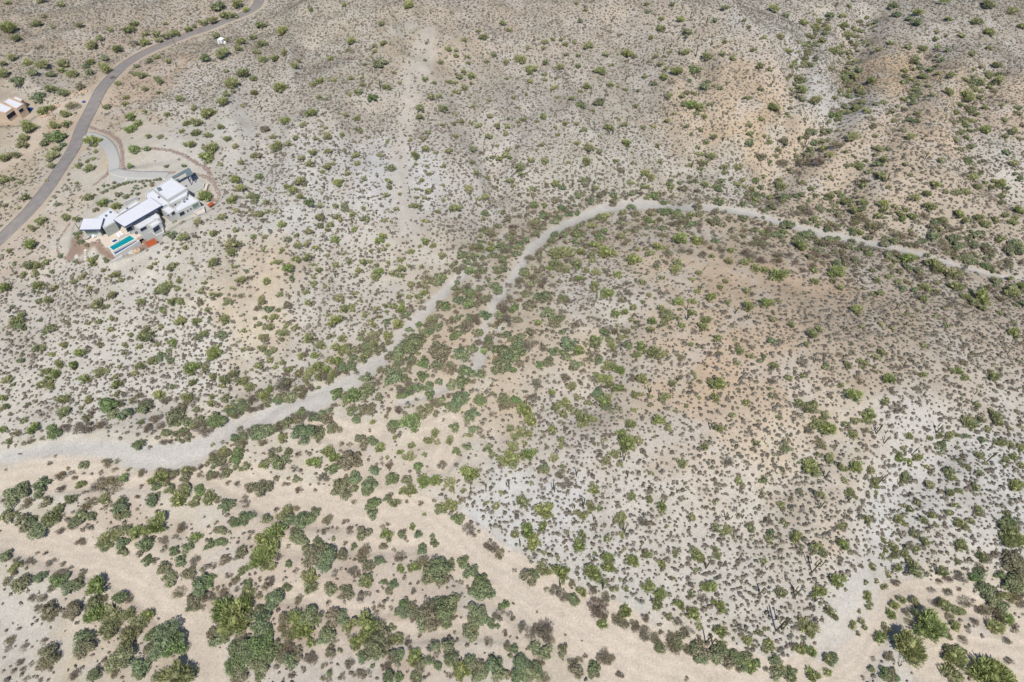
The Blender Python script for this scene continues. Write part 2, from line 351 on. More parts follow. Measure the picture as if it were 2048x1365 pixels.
n0,n1=XX.shape; I=np.arange(n0*n1).reshape(n0,n1)
F=np.stack([I[:-1,:-1],I[:-1,1:],I[1:,1:],I[1:,:-1]],-1).reshape(-1,4)
gm=bpy.data.materials.new('desert_soil'); gm.use_nodes=True; t=gm.node_tree; p=t.nodes['Principled BSDF']
p.inputs['Roughness'].default_value=.95; p.inputs['Specular IOR Level'].default_value=.1
at=t.nodes.new('ShaderNodeAttribute'); at.attribute_name='soil'; tc=t.nodes.new('ShaderNodeTexCoord')
def nz(scale,detail,lo,hi,a,b,rough=.6):
    n=t.nodes.new('ShaderNodeTexNoise'); n.inputs['Scale'].default_value=scale; n.inputs['Detail'].default_value=detail; n.inputs['Roughness'].default_value=rough
    t.links.new(tc.outputs['Object'],n.inputs['Vector']); r=t.nodes.new('ShaderNodeMapRange'); r.inputs[1].default_value=lo; r.inputs[2].default_value=hi; r.inputs[3].default_value=a; r.inputs[4].default_value=b
    t.links.new(n.outputs[0],r.inputs[0]); return r,n
r1,_n=nz(.35,6,.3,.7,.90,1.07,.7); r2,n2=nz(2.4,5,.3,.7,.72,1.18,.85)
vo=t.nodes.new('ShaderNodeTexVoronoi'); vo.inputs['Scale'].default_value=1.9; t.links.new(tc.outputs['Object'],vo.inputs['Vector'])
rv=t.nodes.new('ShaderNodeMapRange'); rv.inputs[1].default_value=.10; rv.inputs[2].default_value=.22; rv.inputs[3].default_value=.72; rv.inputs[4].default_value=1.0
t.links.new(vo.outputs['Distance'],rv.inputs[0])
prev=at.outputs['Color']
for r in (r1,r2,rv):
    m=t.nodes.new('ShaderNodeMixRGB'); m.blend_type='MULTIPLY'; m.inputs[0].default_value=1
    t.links.new(prev,m.inputs[1]); t.links.new(r.outputs[0],m.inputs[2]); prev=m.outputs[0]
t.links.new(prev,p.inputs['Base Color'])
b=t.nodes.new('ShaderNodeBump'); b.inputs['Strength'].default_value=.5; b.inputs['Distance'].default_value=.12
t.links.new(n2.outputs[0],b.inputs['Height']); t.links.new(b.outputs[0],p.inputs['Normal'])
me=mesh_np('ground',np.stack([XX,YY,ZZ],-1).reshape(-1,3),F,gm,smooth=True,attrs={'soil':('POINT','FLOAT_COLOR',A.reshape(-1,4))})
tag(link(bpy.data.objects.new('ground',me)),kind='structure')

# ---- paved strips laid on the ground
def strip(name, L, hw, mt, dz=.09, n=6, parent=None):
    L=np.asarray(L); T=np.gradient(L,axis=0); T/=np.linalg.norm(T,axis=1)[:,None]; N=np.stack([-T[:,1],T[:,0]],1)
    hw=np.broadcast_to(hw,(len(L),)); V=[]
    for k in range(n+1):
        q=L+N*(hw*(2*k/n-1))[:,None]; V.append(q)
    V=np.stack(V,1); z=height(V[...,0],V[...,1])+dz
    # crowned and level across the strip
    z=z.max(axis=1,keepdims=True)*.6+z*.4
    P=np.concatenate([V,z[...,None]],-1); m,k=P.shape[:2]; 
    Pb=P.copy(); Pb[...,2]-=.5
    I=np.arange(m*k).reshape(m,k); F=np.stack([I[:-1,:-1],I[1:,:-1],I[1:,1:],I[:-1,1:]],-1).reshape(-1,4)
    s1=np.stack([I[:-1,0],I[:-1,0]+m*k,I[1:,0]+m*k,I[1:,0]],-1); s2=np.stack([I[:-1,-1],I[1:,-1],I[1:,-1]+m*k,I[:-1,-1]+m*k],-1)
    me=mesh_np(name,np.concatenate([P.reshape(-1,3),Pb.reshape(-1,3)]),np.concatenate([F,s1,s2]),mt)
    return link(bpy.data.objects.new(name,me),parent)
M={}
M['asphalt']=mat('asphalt',srgb(146,140,136,K),.9,.14,.5,.1)
M['concrete']=mat('pale_concrete',srgb(188,187,182,K),.85,.05,2.0,.1)
M['concrete_line']=mat('pale_concrete_band',srgb(232,226,214,K),.85,.04,2.0)
M['paver']=mat('tan_pavers',srgb(222,208,192,K),.8,.12,3.0,.1)
road=strip('paved_road',ROAD,2.25,M['asphalt'],.14,8); tag(road,kind='structure')
drive=strip('driveway',DRIVE,1.75,M['concrete'],.16,6); tag(drive,kind='structure')

# ---------------------------------------------------------------- buildings and yard
KH=.62
M['white']=mat('white_render',srgb(214,214,212,KH),.8,.04,.8,.05)
M['roofw']=mat('white_roof_membrane',srgb(224,226,232,KH),.75,.035,.6)
M['grey_wall']=mat('pale_grey_block',srgb(206,209,208,KH),.85,.08,1.2,.1)
M['stone']=mat('grey_stone_cladding',srgb(178,182,176,KH),.9,.2,2.5,.3)
M['fascia']=mat('dark_blue_grey_fascia',srgb(70,80,120,KH),.5,.05,2)
M['glass']=mat('dark_window_glass',srgb(34,50,70,.8),.12,.1,1,0,.6)
M['glassg']=mat('greenish_window_glass',srgb(110,130,120,.8),.15,.15,2,0,.6)
M['water']=mat('pool_water',srgb(0,150,158,.62),.08,.08,.5,.03,.5)
M['trough']=mat('shade_navy_trough_water',srgb(0,62,128,.7),.08,.1,.6,.02,.5)  # the trough's shade is put into this navy water colour
M['rust']=mat('rusted_orange_steel',srgb(176,92,54,.66),.7,.15,1.5,.1)
M['metal']=mat('weathered_blue_grey_metal',srgb(116,132,138,.6),.5,.15,2)
M['tan']=mat('tan_stucco',srgb(214,190,166,KH),.85,.06,.8,.05)
M['dark']=mat('dark_garage_interior',srgb(60,48,60,.5),.8,.1,1)  # shade inside the open garages as a flat dark; also the shed handle
M['rock']=mat('reddish_rock',srgb(164,146,138,KH),.9,.3,3,.3)
M['rockt']=mat('tan_boulder',srgb(205,178,152,KH),.9,.2,1.5,.3)
M['rockw']=mat('pale_boulder',srgb(206,206,196,KH),.9,.15,1.5,.3)
M['blue']=mat('blue_tarp',srgb(60,96,160,.6),.6,.2,3,.2)
M['red']=mat('red_plastic',srgb(230,40,70,.7),.5,.1,3)
M['wht']=mat('white_painted_sheet',srgb(240,238,236,.75),.5,.03,3)
M['cushion']=mat('white_cushion_fabric',srgb(238,238,240,.75),.9,.05,3)
def XY(pts, z): return np.stack(at_z(*np.array(pts,float).T, z),1)
def W1(pts, z): return XY(z1p(pts), z)
def inset(P, d):
    P=np.array(P,float); n=len(P); A=sum(P[i][0]*P[(i+1)%n][1]-P[(i+1)%n][0]*P[i][1] for i in range(n))
    if A<0: P=P[::-1]
    Q=[]
    for i in range(n):
        a,b,c=P[i-1],P[i],P[(i+1)%n]; u=(b-a)/np.linalg.norm(b-a); v=(c-b)/np.linalg.norm(c-b)
        n1=np.array([-u[1],u[0]]); n2=np.array([-v[1],v[0]]); k=(n1+n2); k=k/max(1+n1@n2,.3); Q.append(b+k*d)
    return np.array(Q)
def parapet(mb, P, z0, z1, t=.25):
    P=np.array(P,float); n=len(P); A=sum(P[i][0]*P[(i+1)%n][1]-P[(i+1)%n][0]*P[i][1] for i in range(n))
    if A<0: P=P[::-1]
    Q=inset(P,t); V=[(*p,z0) for p in P]+[(*p,z1) for p in P]+[(*p,z0) for p in Q]+[(*p,z1) for p in Q]; F=[]
    for i in range(n):
        j=(i+1)%n; F+=[(i,j,n+j,n+i),(n+i,n+j,3*n+j,3*n+i),(2*n+j,2*n+i,3*n+i,3*n+j),(j,i,2*n+i,2*n+j)]
    mb.add(V,F)
def block(parent, poly, h, base, wall='white', name='wall', over=None, zb=None):
    """a flat-roofed volume; over = eaves overhang, else a parapet"""
    P=poly; b=base-1.0 if zb is None else zb; mb=MB()
    if over is None:
        mb.prism(P,b,base+h-.32); w_=mb.build(name,M[wall],parent)
        r=MB(); parapet(r,P,base+h-.315,base+h,.28); r.build('parapet',M['white'] if wall!='tan' else M['tan'],parent)
        r=MB(); r.prism(inset(P,.29),base+h-.31,base+h-.2); r.build('roof',M['roofw'],parent)
    else:
        mb.prism(inset(P,over),b,base+h-.36); w_=mb.build(name,M[wall],parent)
        r=MB(); r.prism(P,base+h-.35,base+h-.03); f=r.build('roof',M['fascia'],parent)
        r=MB(); r.prism(inset(P,.1),base+h-.028,base+h+.03); r.build('roof_membrane',M['roofw'],f)
    return w_
def opening(parent, a, b, pa, pb, mk='glass', name='window', proud=.04, frame=True):
    """rectangle on the upright plane through world points a, b; pa, pb two opposite picture corners"""
    a=np.array(a,float);b=np.array(b,float); u=(b-a)/np.linalg.norm(b-a); nrm=np.array([u[1],-u[0]])
    if nrm@(-a)<0: nrm=-nrm
    R=[]
    for p in (pa,pb):
        x,y,d=ray(*p); s=(a@nrm)/(x*nrm[0]+y*nrm[1]); R.append(((np.array([x*s,y*s])-a)@u, CAM_H+d*s))
    s0,s1=sorted((R[0][0],R[1][0])); z0,z1=sorted((R[0][1],R[1][1]))
    def slab(s0,s1,z0,z1,t0,t1):
        Q=[a+u*s0+nrm*t0,a+u*s1+nrm*t0,a+u*s1+nrm*t1,a+u*s0+nrm*t1]; return MB().prism(Q,z0,z1)
    o=slab(s0,s1,z0,z1,-.1,proud).build(name,M[mk],parent)
    if frame:
        f=MB()
        for q in ((s0-.08,s0,z0-.08,z1+.08),(s1,s1+.08,z0-.08,z1+.08),(s0,s1,z1,z1+.08),(s0,s1,z0-.08,z0)):
            Q=[a+u*q[0]-nrm*.05,a+u*q[1]-nrm*.05,a+u*q[1]+nrm*(proud+.03),a+u*q[0]+nrm*(proud+.03)]; f.prism(Q,q[2],q[3])
        f.build('frame',M['grey_wall'],o)
    return o
def sheet(name, poly, z0, z1, mt, parent=None): return MB().prism(poly,z0,z1).build(name,mt,parent)
B=ZP
c0=W1([(1000,560)],B)[0]; H=empty('modern_house',(0,0,0)); tag(H,'white flat-roofed modern house of stepped blocks beside the turquoise pool','house')
g=block(H,W1([(1380,205),(1560,320),(1335,455),(1170,325)],B+4.6),4.6,B,'grey_wall')
u=MB(); 
for p in ((1255,350),(1450,235),(1240,330)): q=W1([p],B+4.4)[0]; u.box((q[0],q[1],B+4.55),(1.0,.5,.35),.5)
for p,zz in (((1560,452),3.0),((1530,480),3.0),((640,640),3.1),((690,600),3.1),((1240,430),3.3),((880,560),3.1),((1130,650),2.8)):
    q=W1([p],B+zz)[0]; u.box((q[0],q[1],B+zz+.1),(.45,.45,.5),.3)
u.build('roof_unit',M['metal'],H)
P2=W1([(1568,328),(1558,402),(1368,502),(1312,452),(1340,452)],B+3.9); block(H,P2,3.9,B)
for (x,y) in ((1425,512),(1475,485),(1525,455)):
    opening(H,P2[1],P2[2],Z1(x-12,y-5),Z1(x+12,y+5))
P3=W1([(1168,340),(1332,456),(1364,504),(1290,548),(1085,425),(1085,385)],B+3.4); block(H,P3,3.4,B)
P4=W1([(1145,425),(1275,520),(845,765),(718,680)],B+4.3)
block(H,P4,4.3,B,'white',over=1.3)
P4i=inset(P4,1.3)
P5=W1([(975,458),(1020,488),(835,595),(800,620),(768,592)],B+3.2); block(H,P5,3.2,B)
P6=W1([(683,545),(752,598),(800,618),(735,672),(738,702),(605,778),(590,730),(605,672),(505,660)],B+3.2); block(H,P6,3.2,B,'stone')
P7=W1([(375,668),(613,662),(575,792),(332,797)],B+3.6); block(H,P7,3.6,B,'grey_wall',over=1.2)
P7i=inset(P7,1.2); k7=sorted(range(4),key=lambda i:P7i[i][1])[:2]
opening(H,P7i[k7[0]],P7i[k7[1]],Z1(400,812),Z1(548,846),'glassg','window')
# shaded glass under the long roof
def lowest_edge(P):
    n=len(P); return max(((np.array(P[i]),np.array(P[(i+1)%n])) for i in range(n)),key=lambda e:np.linalg.norm(e[0]-e[1])-2*(e[0][1]+e[1][1])*.5)
e4=lowest_edge(P4i)
opening(H,e4[0],e4[1],Z1(862,785),Z1(944,790),'glass','window',.05,True)
opening(H,e4[0],e4[1],Z1(1185,612),Z1(1240,625),'glass','window',.05,True)
P8=W1([(1175,588),(1238,628),(1250,655),(1010,785),(937,738)],B+2.9); block(H,P8,2.9,B)
e8=(P8[2],P8[3]); opening(H,e8[0],e8[1],Z1(1022,788),Z1(1104,782),'glass','window')  # dark band paints in the shade of the recess along with its glass
P9=W1([(1200,668),(1262,705),(1160,775),(1112,735)],B+2.7); block(H,P9,2.7,B)
opening(H,P9[1],P9[2],Z1(1166,784),Z1(1256,782),'glass','window')  # recess shade of the small block put into this dark slab
P10=W1([(1585,392),(1692,465),(1432,602),(1408,545)],B+3.1); block(H,P10,3.1,B,'white')
for a,b,mk in (((1466,608),(1536,616),'glass'),((1553,577),(1578,585),'glass'),((1588,555),(1612,563),'glass'),((1614,516),(1700,526),'glassg')):
    opening(H,P10[1],P10[2],Z1(*a),Z1(*b),mk)
P11=W1([(1252,548),(1330,508),(1428,568),(1350,622)],B+3.2); block(H,P11,3.2,B,'white')
opening(H,P11[2],P11[3],Z1(1378,604),Z1(1424,614)); opening(H,P11[2],P11[3],Z1(1330,630),Z1(1354,636))
P12=W1([(1745,520),(1766,590),(1682,628),(1628,585),(1690,560)],B+1.0)
tb=MB(); tb.prism(P12,B-1.6,B+.55); o=tb.build('terrace',M['paver'],H); pr=MB(); parapet(pr,P12,B+.552,B+1.0,.3); pr.build('parapet',M['white'],H)
# terrace slab and paved places
pat=sheet('patio',W1([(392,850),(560,852),(620,850),(735,778),(765,735),(850,770),(900,812),(1005,790),(1062,850),(985,895),(905,838),(665,985),(640,1005),(605,960),(570,925),(500,935),(430,950),(385,905)],B+.1),B-.8,B+.1,M['paver']); tag(pat,kind='structure')
crt=sheet('garage_court',W1([(1470,235),(1560,185),(1640,170),(1738,262),(1740,292),(1592,372),(1540,330)],B+.08),B-.6,B+.08,M['concrete']); tag(crt,kind='structure')
fore=sheet('forecourt',W1([(690,150),(860,175),(1330,158),(1400,200),(1290,245),(1000,248),(760,275),(690,225)],B+.06),B-.6,B+.06,M['concrete']); tag(fore,kind='structure')
for k,(a,b) in enumerate((((852,243),(888,172)),((1303,228),(1330,162)),)):
    q=W1([a,b],B+.1); d=q[1]-q[0]; d/=np.linalg.norm(d); n_=np.array([-d[1],d[0]])*.18
    tag(sheet('driveway_band',[q[0]-n_,q[1]-n_,q[1]+n_,q[0]+n_],B-.02,B+.11,M['concrete_line']),kind='structure')
def gwall(pts, top, bot, t=.3, mk='grey_wall', label='', name='garden_wall'):
    P=W1(pts,top); mb=MB()
    for i in range(len(P)-1):
        d=P[i+1]-P[i]; L=np.linalg.norm(d); c=(P[i]+P[i+1])/2; mb.box((c[0],c[1],(top+bot)/2+.003*i),(L+.1,t,top-bot),math.atan2(d[1],d[0]))
    return tag(mb.build(name,M[mk],None,.03),label,'wall')
gwall([(840,478),(985,412)],B+1.5,B-.6,label='long pale grey garden wall behind the white house')
gwall([(1085,375),(1175,318)],B+1.6,B-.6,label='short grey wall joining the garage block')
gwall([(1592,385),(1742,305),(1752,262)],B+.5,B-2.0,.35,label='grey retaining wall below the garage court')
gwall([(1725,668),(1912,548)],B-1.6,B-3.4,.5,label='long low grey retaining wall right of the house')
gwall([(700,1150),(820,1085)],B-1.2,B-3.0,.4,'white',label='white retaining wall at the foot of the pool terrace')
gwall([(1062,856),(1160,806),(1195,850)],B+.4,B-2.6,.35,label='tall grey wall between pool and small block')
gwall([(1200,858),(1292,815),(1256,742)],B+.9,B-2.4,.35,'white',label='white courtyard wall below the small block')
gwall([(1312,750),(1395,702)],B+.3,B-2.2,.35,label='short grey wall right of the narrow courtyard')
gwall([(1480,690),(1600,628)],B+.2,B-2.4,.35,label='grey wall under the right wing terrace')
gwall([(1880,480),(1790,535)],B+.3,B-2.0,.35,'white',label='white wall beside the small orange roof')
gwall([(1765,345),(1775,300),(1792,268)],B+.9,B-.6,.7,'paver',label='curved cream wall behind the bright green tree')
gwall([(975,300),(920,380)],B+.35,B-.5,.25,'concrete',label='low straight concrete edge in the clipped garden')
# swimming pool with its lower trough
PO=empty('swimming_pool',(0,0,0)); tag(PO,'long turquoise swimming pool with dark blue overflow trough','pool')
sheet('water',W1([(905,858),(966,898),(720,1030),(676,990)],B+.02),B-1.6,B-.02,M['water'],PO)
w=MB(); parapet(w,inset(W1([(905,858),(966,898),(720,1030),(676,990)],B+.12),-.35),B-1.6,B+.13,.35); w.build('coping',M['concrete_line'],PO)
sheet('overflow_trough',W1([(966,902),(990,922),(740,1072),(718,1040)],B-.45),B-2.2,B-.45,M['trough'],PO)
w=MB(); parapet(w,inset(W1([(970,904),(993,924),(741,1075),(716,1040)],B-.3),-.45),B-2.6,B-.28,.42); w.build('outer_wall',M['white'],PO)
sheet('sun_shelf',W1([(778,893),(893,835),(912,845),(800,906)],B+.13),B-.5,B+.13,M['concrete'],PO)
SPA=empty('hot_tub',(0,0,0)); tag(SPA,'small square blue hot tub set in the patio','hot tub')
sheet('water',W1([(700,922),(748,900),(770,918),(722,942)],B+.2),B-.3,B+.2,M['trough'],SPA)
w=MB(); parapet(w,inset(W1([(700,922),(748,900),(770,918),(722,942)],B+.3),-.3),B-.3,B+.32,.3); w.build('rim',M['concrete_line'],SPA)
# loungers, table, parasol base
def lounger(p, rz, lab):
    q=W1([p],B+.4)[0]; t_=empty('sun_lounger',(q[0],q[1],B+.1),rz); MB().box((0,0,.32),(.75,1.3,.12)).build('seat',M['cushion'],t_)
    m=MB(); m.add([(-.375,.6,.26),(.375,.6,.26),(.375,1.15,.7),(-.375,1.15,.7),(-.375,.6,.38),(.375,.6,.38),(.375,1.1,.8),(-.375,1.1,.8)],[(0,1,2,3),(4,7,6,5),(0,4,5,1),(1,5,6,2),(2,6,7,3),(3,7,4,0)]); m.build('backrest',M['cushion'],t_)
    for sx in (-.3,.3):
        for sy in (-.5,.5): MB().box((sx,sy,.13),(.06,.06,.26)).build('leg',M['wht'],t_)
    t_.scale=(.78,.78,.78); tag(t_,lab,'lounger','white sun loungers by the pool')
lounger((785,862),.9,'white sun lounger by the pool, nearer the low pavilion'); lounger((815,842),.9,'white sun lounger by the pool, nearer the long roof')
q=W1([(425,895)],B)[0]; t_=empty('fire_pit_table',(q[0],q[1],B+.1)); 
MB().tube([(0,0,0),(0,0,.42)],[.55,.6],14).build('base',M['metal'],t_); MB().tube([(0,0,.43),(0,0,.5)],[.95,.95],20).build('table_top',M['concrete'],t_)
tag(t_,'round blue-grey table on the patio below the left pavilion','table')
for k,(x,y) in enumerate(((505,890),(523,880))):
    q=W1([(x,y)],B)[0]; t_=empty('patio_chair',(q[0],q[1],B+.1),k); MB().box((0,0,.4),(.6,.6,.12)).build('seat',M['cushion'],t_); MB().box((0,.3,.68),(.6,.1,.45)).build('backrest',M['cushion'],t_)
    for sx in (-.25,.25):
        for sy in (-.25,.25): MB().box((sx,sy,.17),(.05,.05,.34)).build('leg',M['wht'],t_)
    tag(t_,('left' if k==0 else 'right')+' pale chair of the pair near the round patio table','chair','pale patio chairs')
q=W1([(1005,820)],B)[0]
for k,(x,y) in enumerate(((960,812),(985,822),(1010,838),(985,850))):
    q=W1([(x,y)],B)[0]; t_=empty('dining_chair',(q[0],q[1],B+.1),k*1.3); MB().box((0,0,.42),(.5,.5,.07)).build('seat',M['metal'],t_); MB().box((0,.24,.68),(.5,.05,.45)).build('backrest',M['metal'],t_)
    for sx in (-.2,.2):
        for sy in (-.2,.2): MB().box((sx,sy,.19),(.05,.05,.38)).build('leg',M['metal'],t_)
    tag(t_,('leftmost','second','rightmost','lowest')[k]+' small dark chair on the patio above the pool end','chair','dark patio chairs above the pool')
# boulders along the pool planter
def rock(c, r, mk, seed, flat=.7):
    R=np.random.default_rng(seed); V,F=core(R,r,r*flat,0,9,4); mb=MB(); V=V+np.array(c); V=list(map(tuple,V)); n=len(V)
    ring=[i for i in range(9)][::-1]; mb.add(V,[tuple(f) for f in F]+[tuple(ring)]); return mb
def core(r, rad, hgt, zc, n=9, rings=4):
    V=[]
    for i in range(rings+1):
        ph=-0.6+(math.pi/2+.6)*i/rings
        for k in range(n):
            j=r.uniform(.75,1.12); a=6.2832*k/n+.3*i
            V.append((rad*j*math.cos(ph)*math.cos(a),rad*j*math.cos(ph)*math.sin(a),zc+hgt*j*math.sin(ph)))
    F=[(i*n+k,i*n+(k+1)%n,(i+1)*n+(k+1)%n,(i+1)*n+k) for i in range(rings) for k in range(n)]
    return np.array(V),np.array(F)
def boulder(px, py, r, mk, label, group=None, seed=1, name='boulder'):
    x,y,z=[float(v[0]) for v in on_ground(px,py)]
    o=rock((0,0,0),r,mk,seed).build(name,M[mk]); o.location=(x,y,z+.12*r); tag(o,label,'boulder',group); return o
bl=[((483,948,.5,'rock'),'dark boulder beside the patio, left of four'),((500,950,.55,'rock'),'dark boulder beside the patio, second of four'),((548,930,.7,'rock'),'dark boulder beside the patio, third of four'),((598,952,.8,'rock'),'dark boulder at the patio corner above the pool'),
((1000,1040,1.15,'rockt'),'big flat tan boulder below the pool'),((925,1058,.8,'rockw'),'pale rounded boulder left of the tan one below the pool'),((310,1105,.8,'rockw'),'pale rounded boulder on the brown gravel bed'),((1050,960,.5,'rockt'),'tan boulder left of the orange canopy')]
for n,((x,y,r,mk),lab) in enumerate(bl): boulder(*Z1(x,y),r,mk,lab,None,n+5)
for n,(x,y) in enumerate(((405,1030),(405,1055),(406,1080),(408,1105),(408,1130))):
    boulder(*Z1(x,y),.5,'rockw',('topmost','second','middle','fourth','lowest')[n]+' pale stepping stone across the brown gravel bed','pale stepping stones',n+30,'stepping_stone')
# rust-orange canopies
def canopy(pts, h, z, lab):
    P=W1(pts,z+h); t_=empty('steel_canopy',(0,0,0)); r=MB().prism(P,z+h-.22,z+h).build('roof_panel',M['rust'],t_)
    for p in inset(P,.35): MB().box((p[0],p[1],z+h/2-.6),(.14,.14,h+.75)).build('post',M['fascia'],t_)
    tag(t_,lab,'canopy')
canopy([(1080,940),(1182,890),(1235,958),(1130,1008)],2.4,B-1.9,'big square rust-orange canopy below the pool end')
canopy([(1785,512),(1842,476),(1868,496),(1815,530)],1.4,B-.4,'small rust-orange canopy at the right end of the house')
# metal carport arm behind the garage
t_=empty('carport_canopy',(0,0,0))
MB().prism(W1([(1385,192),(1580,88),(1592,108),(1405,214)],B+3.2),B+2.95,B+3.2).build('beam',M['metal'],t_)
MB().prism(W1([(1535,135),(1592,96),(1628,160),(1562,196)],B+3.3),B+3.202,B+3.35).build('roof_panel',M['metal'],t_)
for p in W1([(1545,150),(1588,108),(1615,158),(1568,186)],B+3.2): MB().box((p[0],p[1],B+1.3),(.16,.16,3.6)).build('post',M['fascia'],t_)
tag(t_,'blue-grey metal carport frame behind the garage roof','carport')
# rock edgings, countless stones
def edging(pts, hw, nm, lab, mk='rock', dens=9, size=.2, up=.05):
    L=smooth_line(poly_world(pts,height),.5); r=np.random.default_rng(len(pts)*7+int(pts[0][0])); T=np.gradient(L,axis=0); T/=np.linalg.norm(T,axis=1)[:,None]; N=np.stack([-T[:,1],T[:,0]],1)
    m=int(len(L)*.5*dens*2.6); i=r.integers(0,len(L),m); p=L[i]+N[i]*(r.uniform(-1,1,m)*hw)[:,None]+r.uniform(-.3,.3,(m,2)); z=height(p[:,0],p[:,1])+up
    V,F=core(r,1,.7,0,6,2); s=r.uniform(.5,1.2,m)*size; a=r.uniform(0,6.28,m); C,S=np.cos(a)*s,np.sin(a)*s
    W=np.stack([V[None,:,0]*C[:,None]-V[None,:,1]*S[:,None]+p[:,0:1],V[None,:,0]*S[:,None]+V[None,:,1]*C[:,None]+p[:,1:2],V[None,:,2]*s[:,None]+z[:,None]],-1)
    me=mesh_np(nm,W.reshape(-1,3),(F[None]+(np.arange(m)*len(V))[:,None,None]).reshape(-1,4),M[mk]); tag(link(bpy.data.objects.new(nm,me)),lab,'stones',None,'stuff')
Z6=lambda x,y:(150+x/7.585,240+y/7.585)
edging([Z6(*p) for p in ((225,110),(330,155),(440,185),(560,240),(660,320),(702,420),(722,540),(725,680),(745,770),(810,815),(950,828),(1150,812),(1350,800),(1500,805))],.42,'rock_edging','reddish river stones lining the outer side of the driveway')
edging([Z6(*p) for p in ((400,335),(470,380),(520,460),(545,560),(540,680),(505,800),(480,850),(380,920),(290,990))],.4,'rock_edging','reddish river stones lining the inner side of the driveway')
edging([Z6(*p) for p in ((950,445),(1150,437),(1300,450),(1450,472),(1600,520),(1750,600),(1900,690),(2010,760),(2060,860))],.45,'rock_edging','reddish stone swale above the pale yard')
edging([Z1(*p) for p in ((1640,165),(1750,190),(1850,240),(1895,330),(1930,420),(1880,480))],.5,'rock_edging','reddish stones curving right of the garage court')
edging([Z1(*p) for p in ((230,725),(130,860),(88,960),(95,1050),(150,1110),(250,1142),(400,1152))],.22,'rock_edging','dark stone edge curving left of the house yard','rock',6,.16)
edging([(243,128),(275,112),(310,94),(350,76),(395,58),(440,42),(478,29)],.3,'rock_edging','dark red stone kerb along the far side of the road','rock',9,.26,.1)
# clipped garden shrubs
GS="""605 385 20 642 362 20 718 330 24 760 310 18 800 295 20 840 282 20 885 272 20 928 263 15 968 255 16 618 308 20 668 298 16 735 268 18 782 418 32 865 430 28 742 460 12 705 480 14 553 347 16
508 405 14 1016 258 12 1048 250 16 1062 275 14 1085 305 16 1102 248 16 1140 245 15 1185 240 14 1165 270 16 1160 300 20 1215 235 16 1255 235 20 1005 335 14 1040 328 12 985 300 14 960 330 16 940 365 16 930 400 14
210 575 16 248 552 15 300 850 22 345 840 22 315 895 22 330 955 26 372 940 22 420 985 24 720 755 32 1450 665 26 1410 710 22 530 1125 28 653 1157 22 615 1135 16 310 1172 24 122 1108 26 520 585 28 62 440 14 90 520 26 1125 868 24 890 428 14 1000 398 20"""
GSL=np.array(GS.split(),float).reshape(-1,3)
# ---- tan house at the left edge
Z5=lambda x,y:(x/17.07,180+y/17.07)
def W5(pts,z): return XY([Z5(*p) for p in pts],z)
TH=empty('tan_house',(0,0,0)); tag(TH,'tan stucco house with white flat roofs cut by the left edge','house')
T1=W5([(-260,560),(0,425),(440,612),(190,790),(-260,690)],ZC+3.4); block(TH,T1,3.4,ZC,'tan')
T2=W5([(90,395),(290,262),(812,472),(565,640),(450,606)],ZC+4.0); block(TH,T2,4.0,ZC,'tan')
T3=W5([(400,285),(520,208),(785,322),(700,405)],ZC+3.3); block(TH,T3,3.3,ZC,'tan')
opening(TH,T1[2],T1[3],Z5(205,890),Z5(560,830),'dark','garage_door',.06)  # dark slab painted in for the shade of the open garage, no door
opening(TH,T2[2],T2[3],Z5(625,700),Z5(820,710),'dark','garage_door',.06)  # second open garage, its inner shade likewise a dark slab
q=W5([(1010,640)],ZC+.5)[0]
m=rock((0,0,0),1.1,'blue',77,.6).build('tarp_heap',M['blue']); m.location=(q[0],q[1],ZC+.25); tag(m,'small blue tarp heap right of the tan house','tarp')
q=W5([(740,840)],ZC+.5)[0]; t_=empty('red_patio_chair',(q[0],q[1],ZC)); MB().box((0,0,.42),(.8,.8,.1)).build('seat',M['red'],t_); MB().box((0,.4,.8),(.8,.1,.7)).build('backrest',M['red'],t_)
for sx in (-.3,.3):
    for sy in (-.3,.3): MB().box((sx,sy,.19),(.07,.07,.37)).build('leg',M['red'],t_)
tag(t_,'small bright red chair in front of the tan house','chair')
for n,(x,y) in enumerate(((1420,930),(1500,915),(1560,880),(1620,840),(1700,760),(1760,700),(1830,660),(1880,610),(1950,570),(1990,540))):
    boulder(*Z5(x,y),.7,'rockt',f"{('first','second','third','fourth','fifth','sixth','seventh','eighth','ninth','last')[n]} tan boulder counting up the row beside the dirt drive",'tan boulders beside the dirt drive',n+60)
for n,(x,y) in enumerate(((660,738),(685,736),(640,752),(580,768))): boulder(x/4,y/4,.8,'rockt',f"{('third','last','second','first')[n]} tan boulder from the left at the dirt drive mouth",'tan boulders at the drive mouth',n+80)
x,y,z=[float(v[0]) for v in on_ground(168,205)]
m=rock((0,0,0),.65,'blue',79,.5).build('tarp_heap',M['blue']); m.location=(x,y,z+.2); tag(m,'blue tarp bundle lying beside the paved road','tarp')
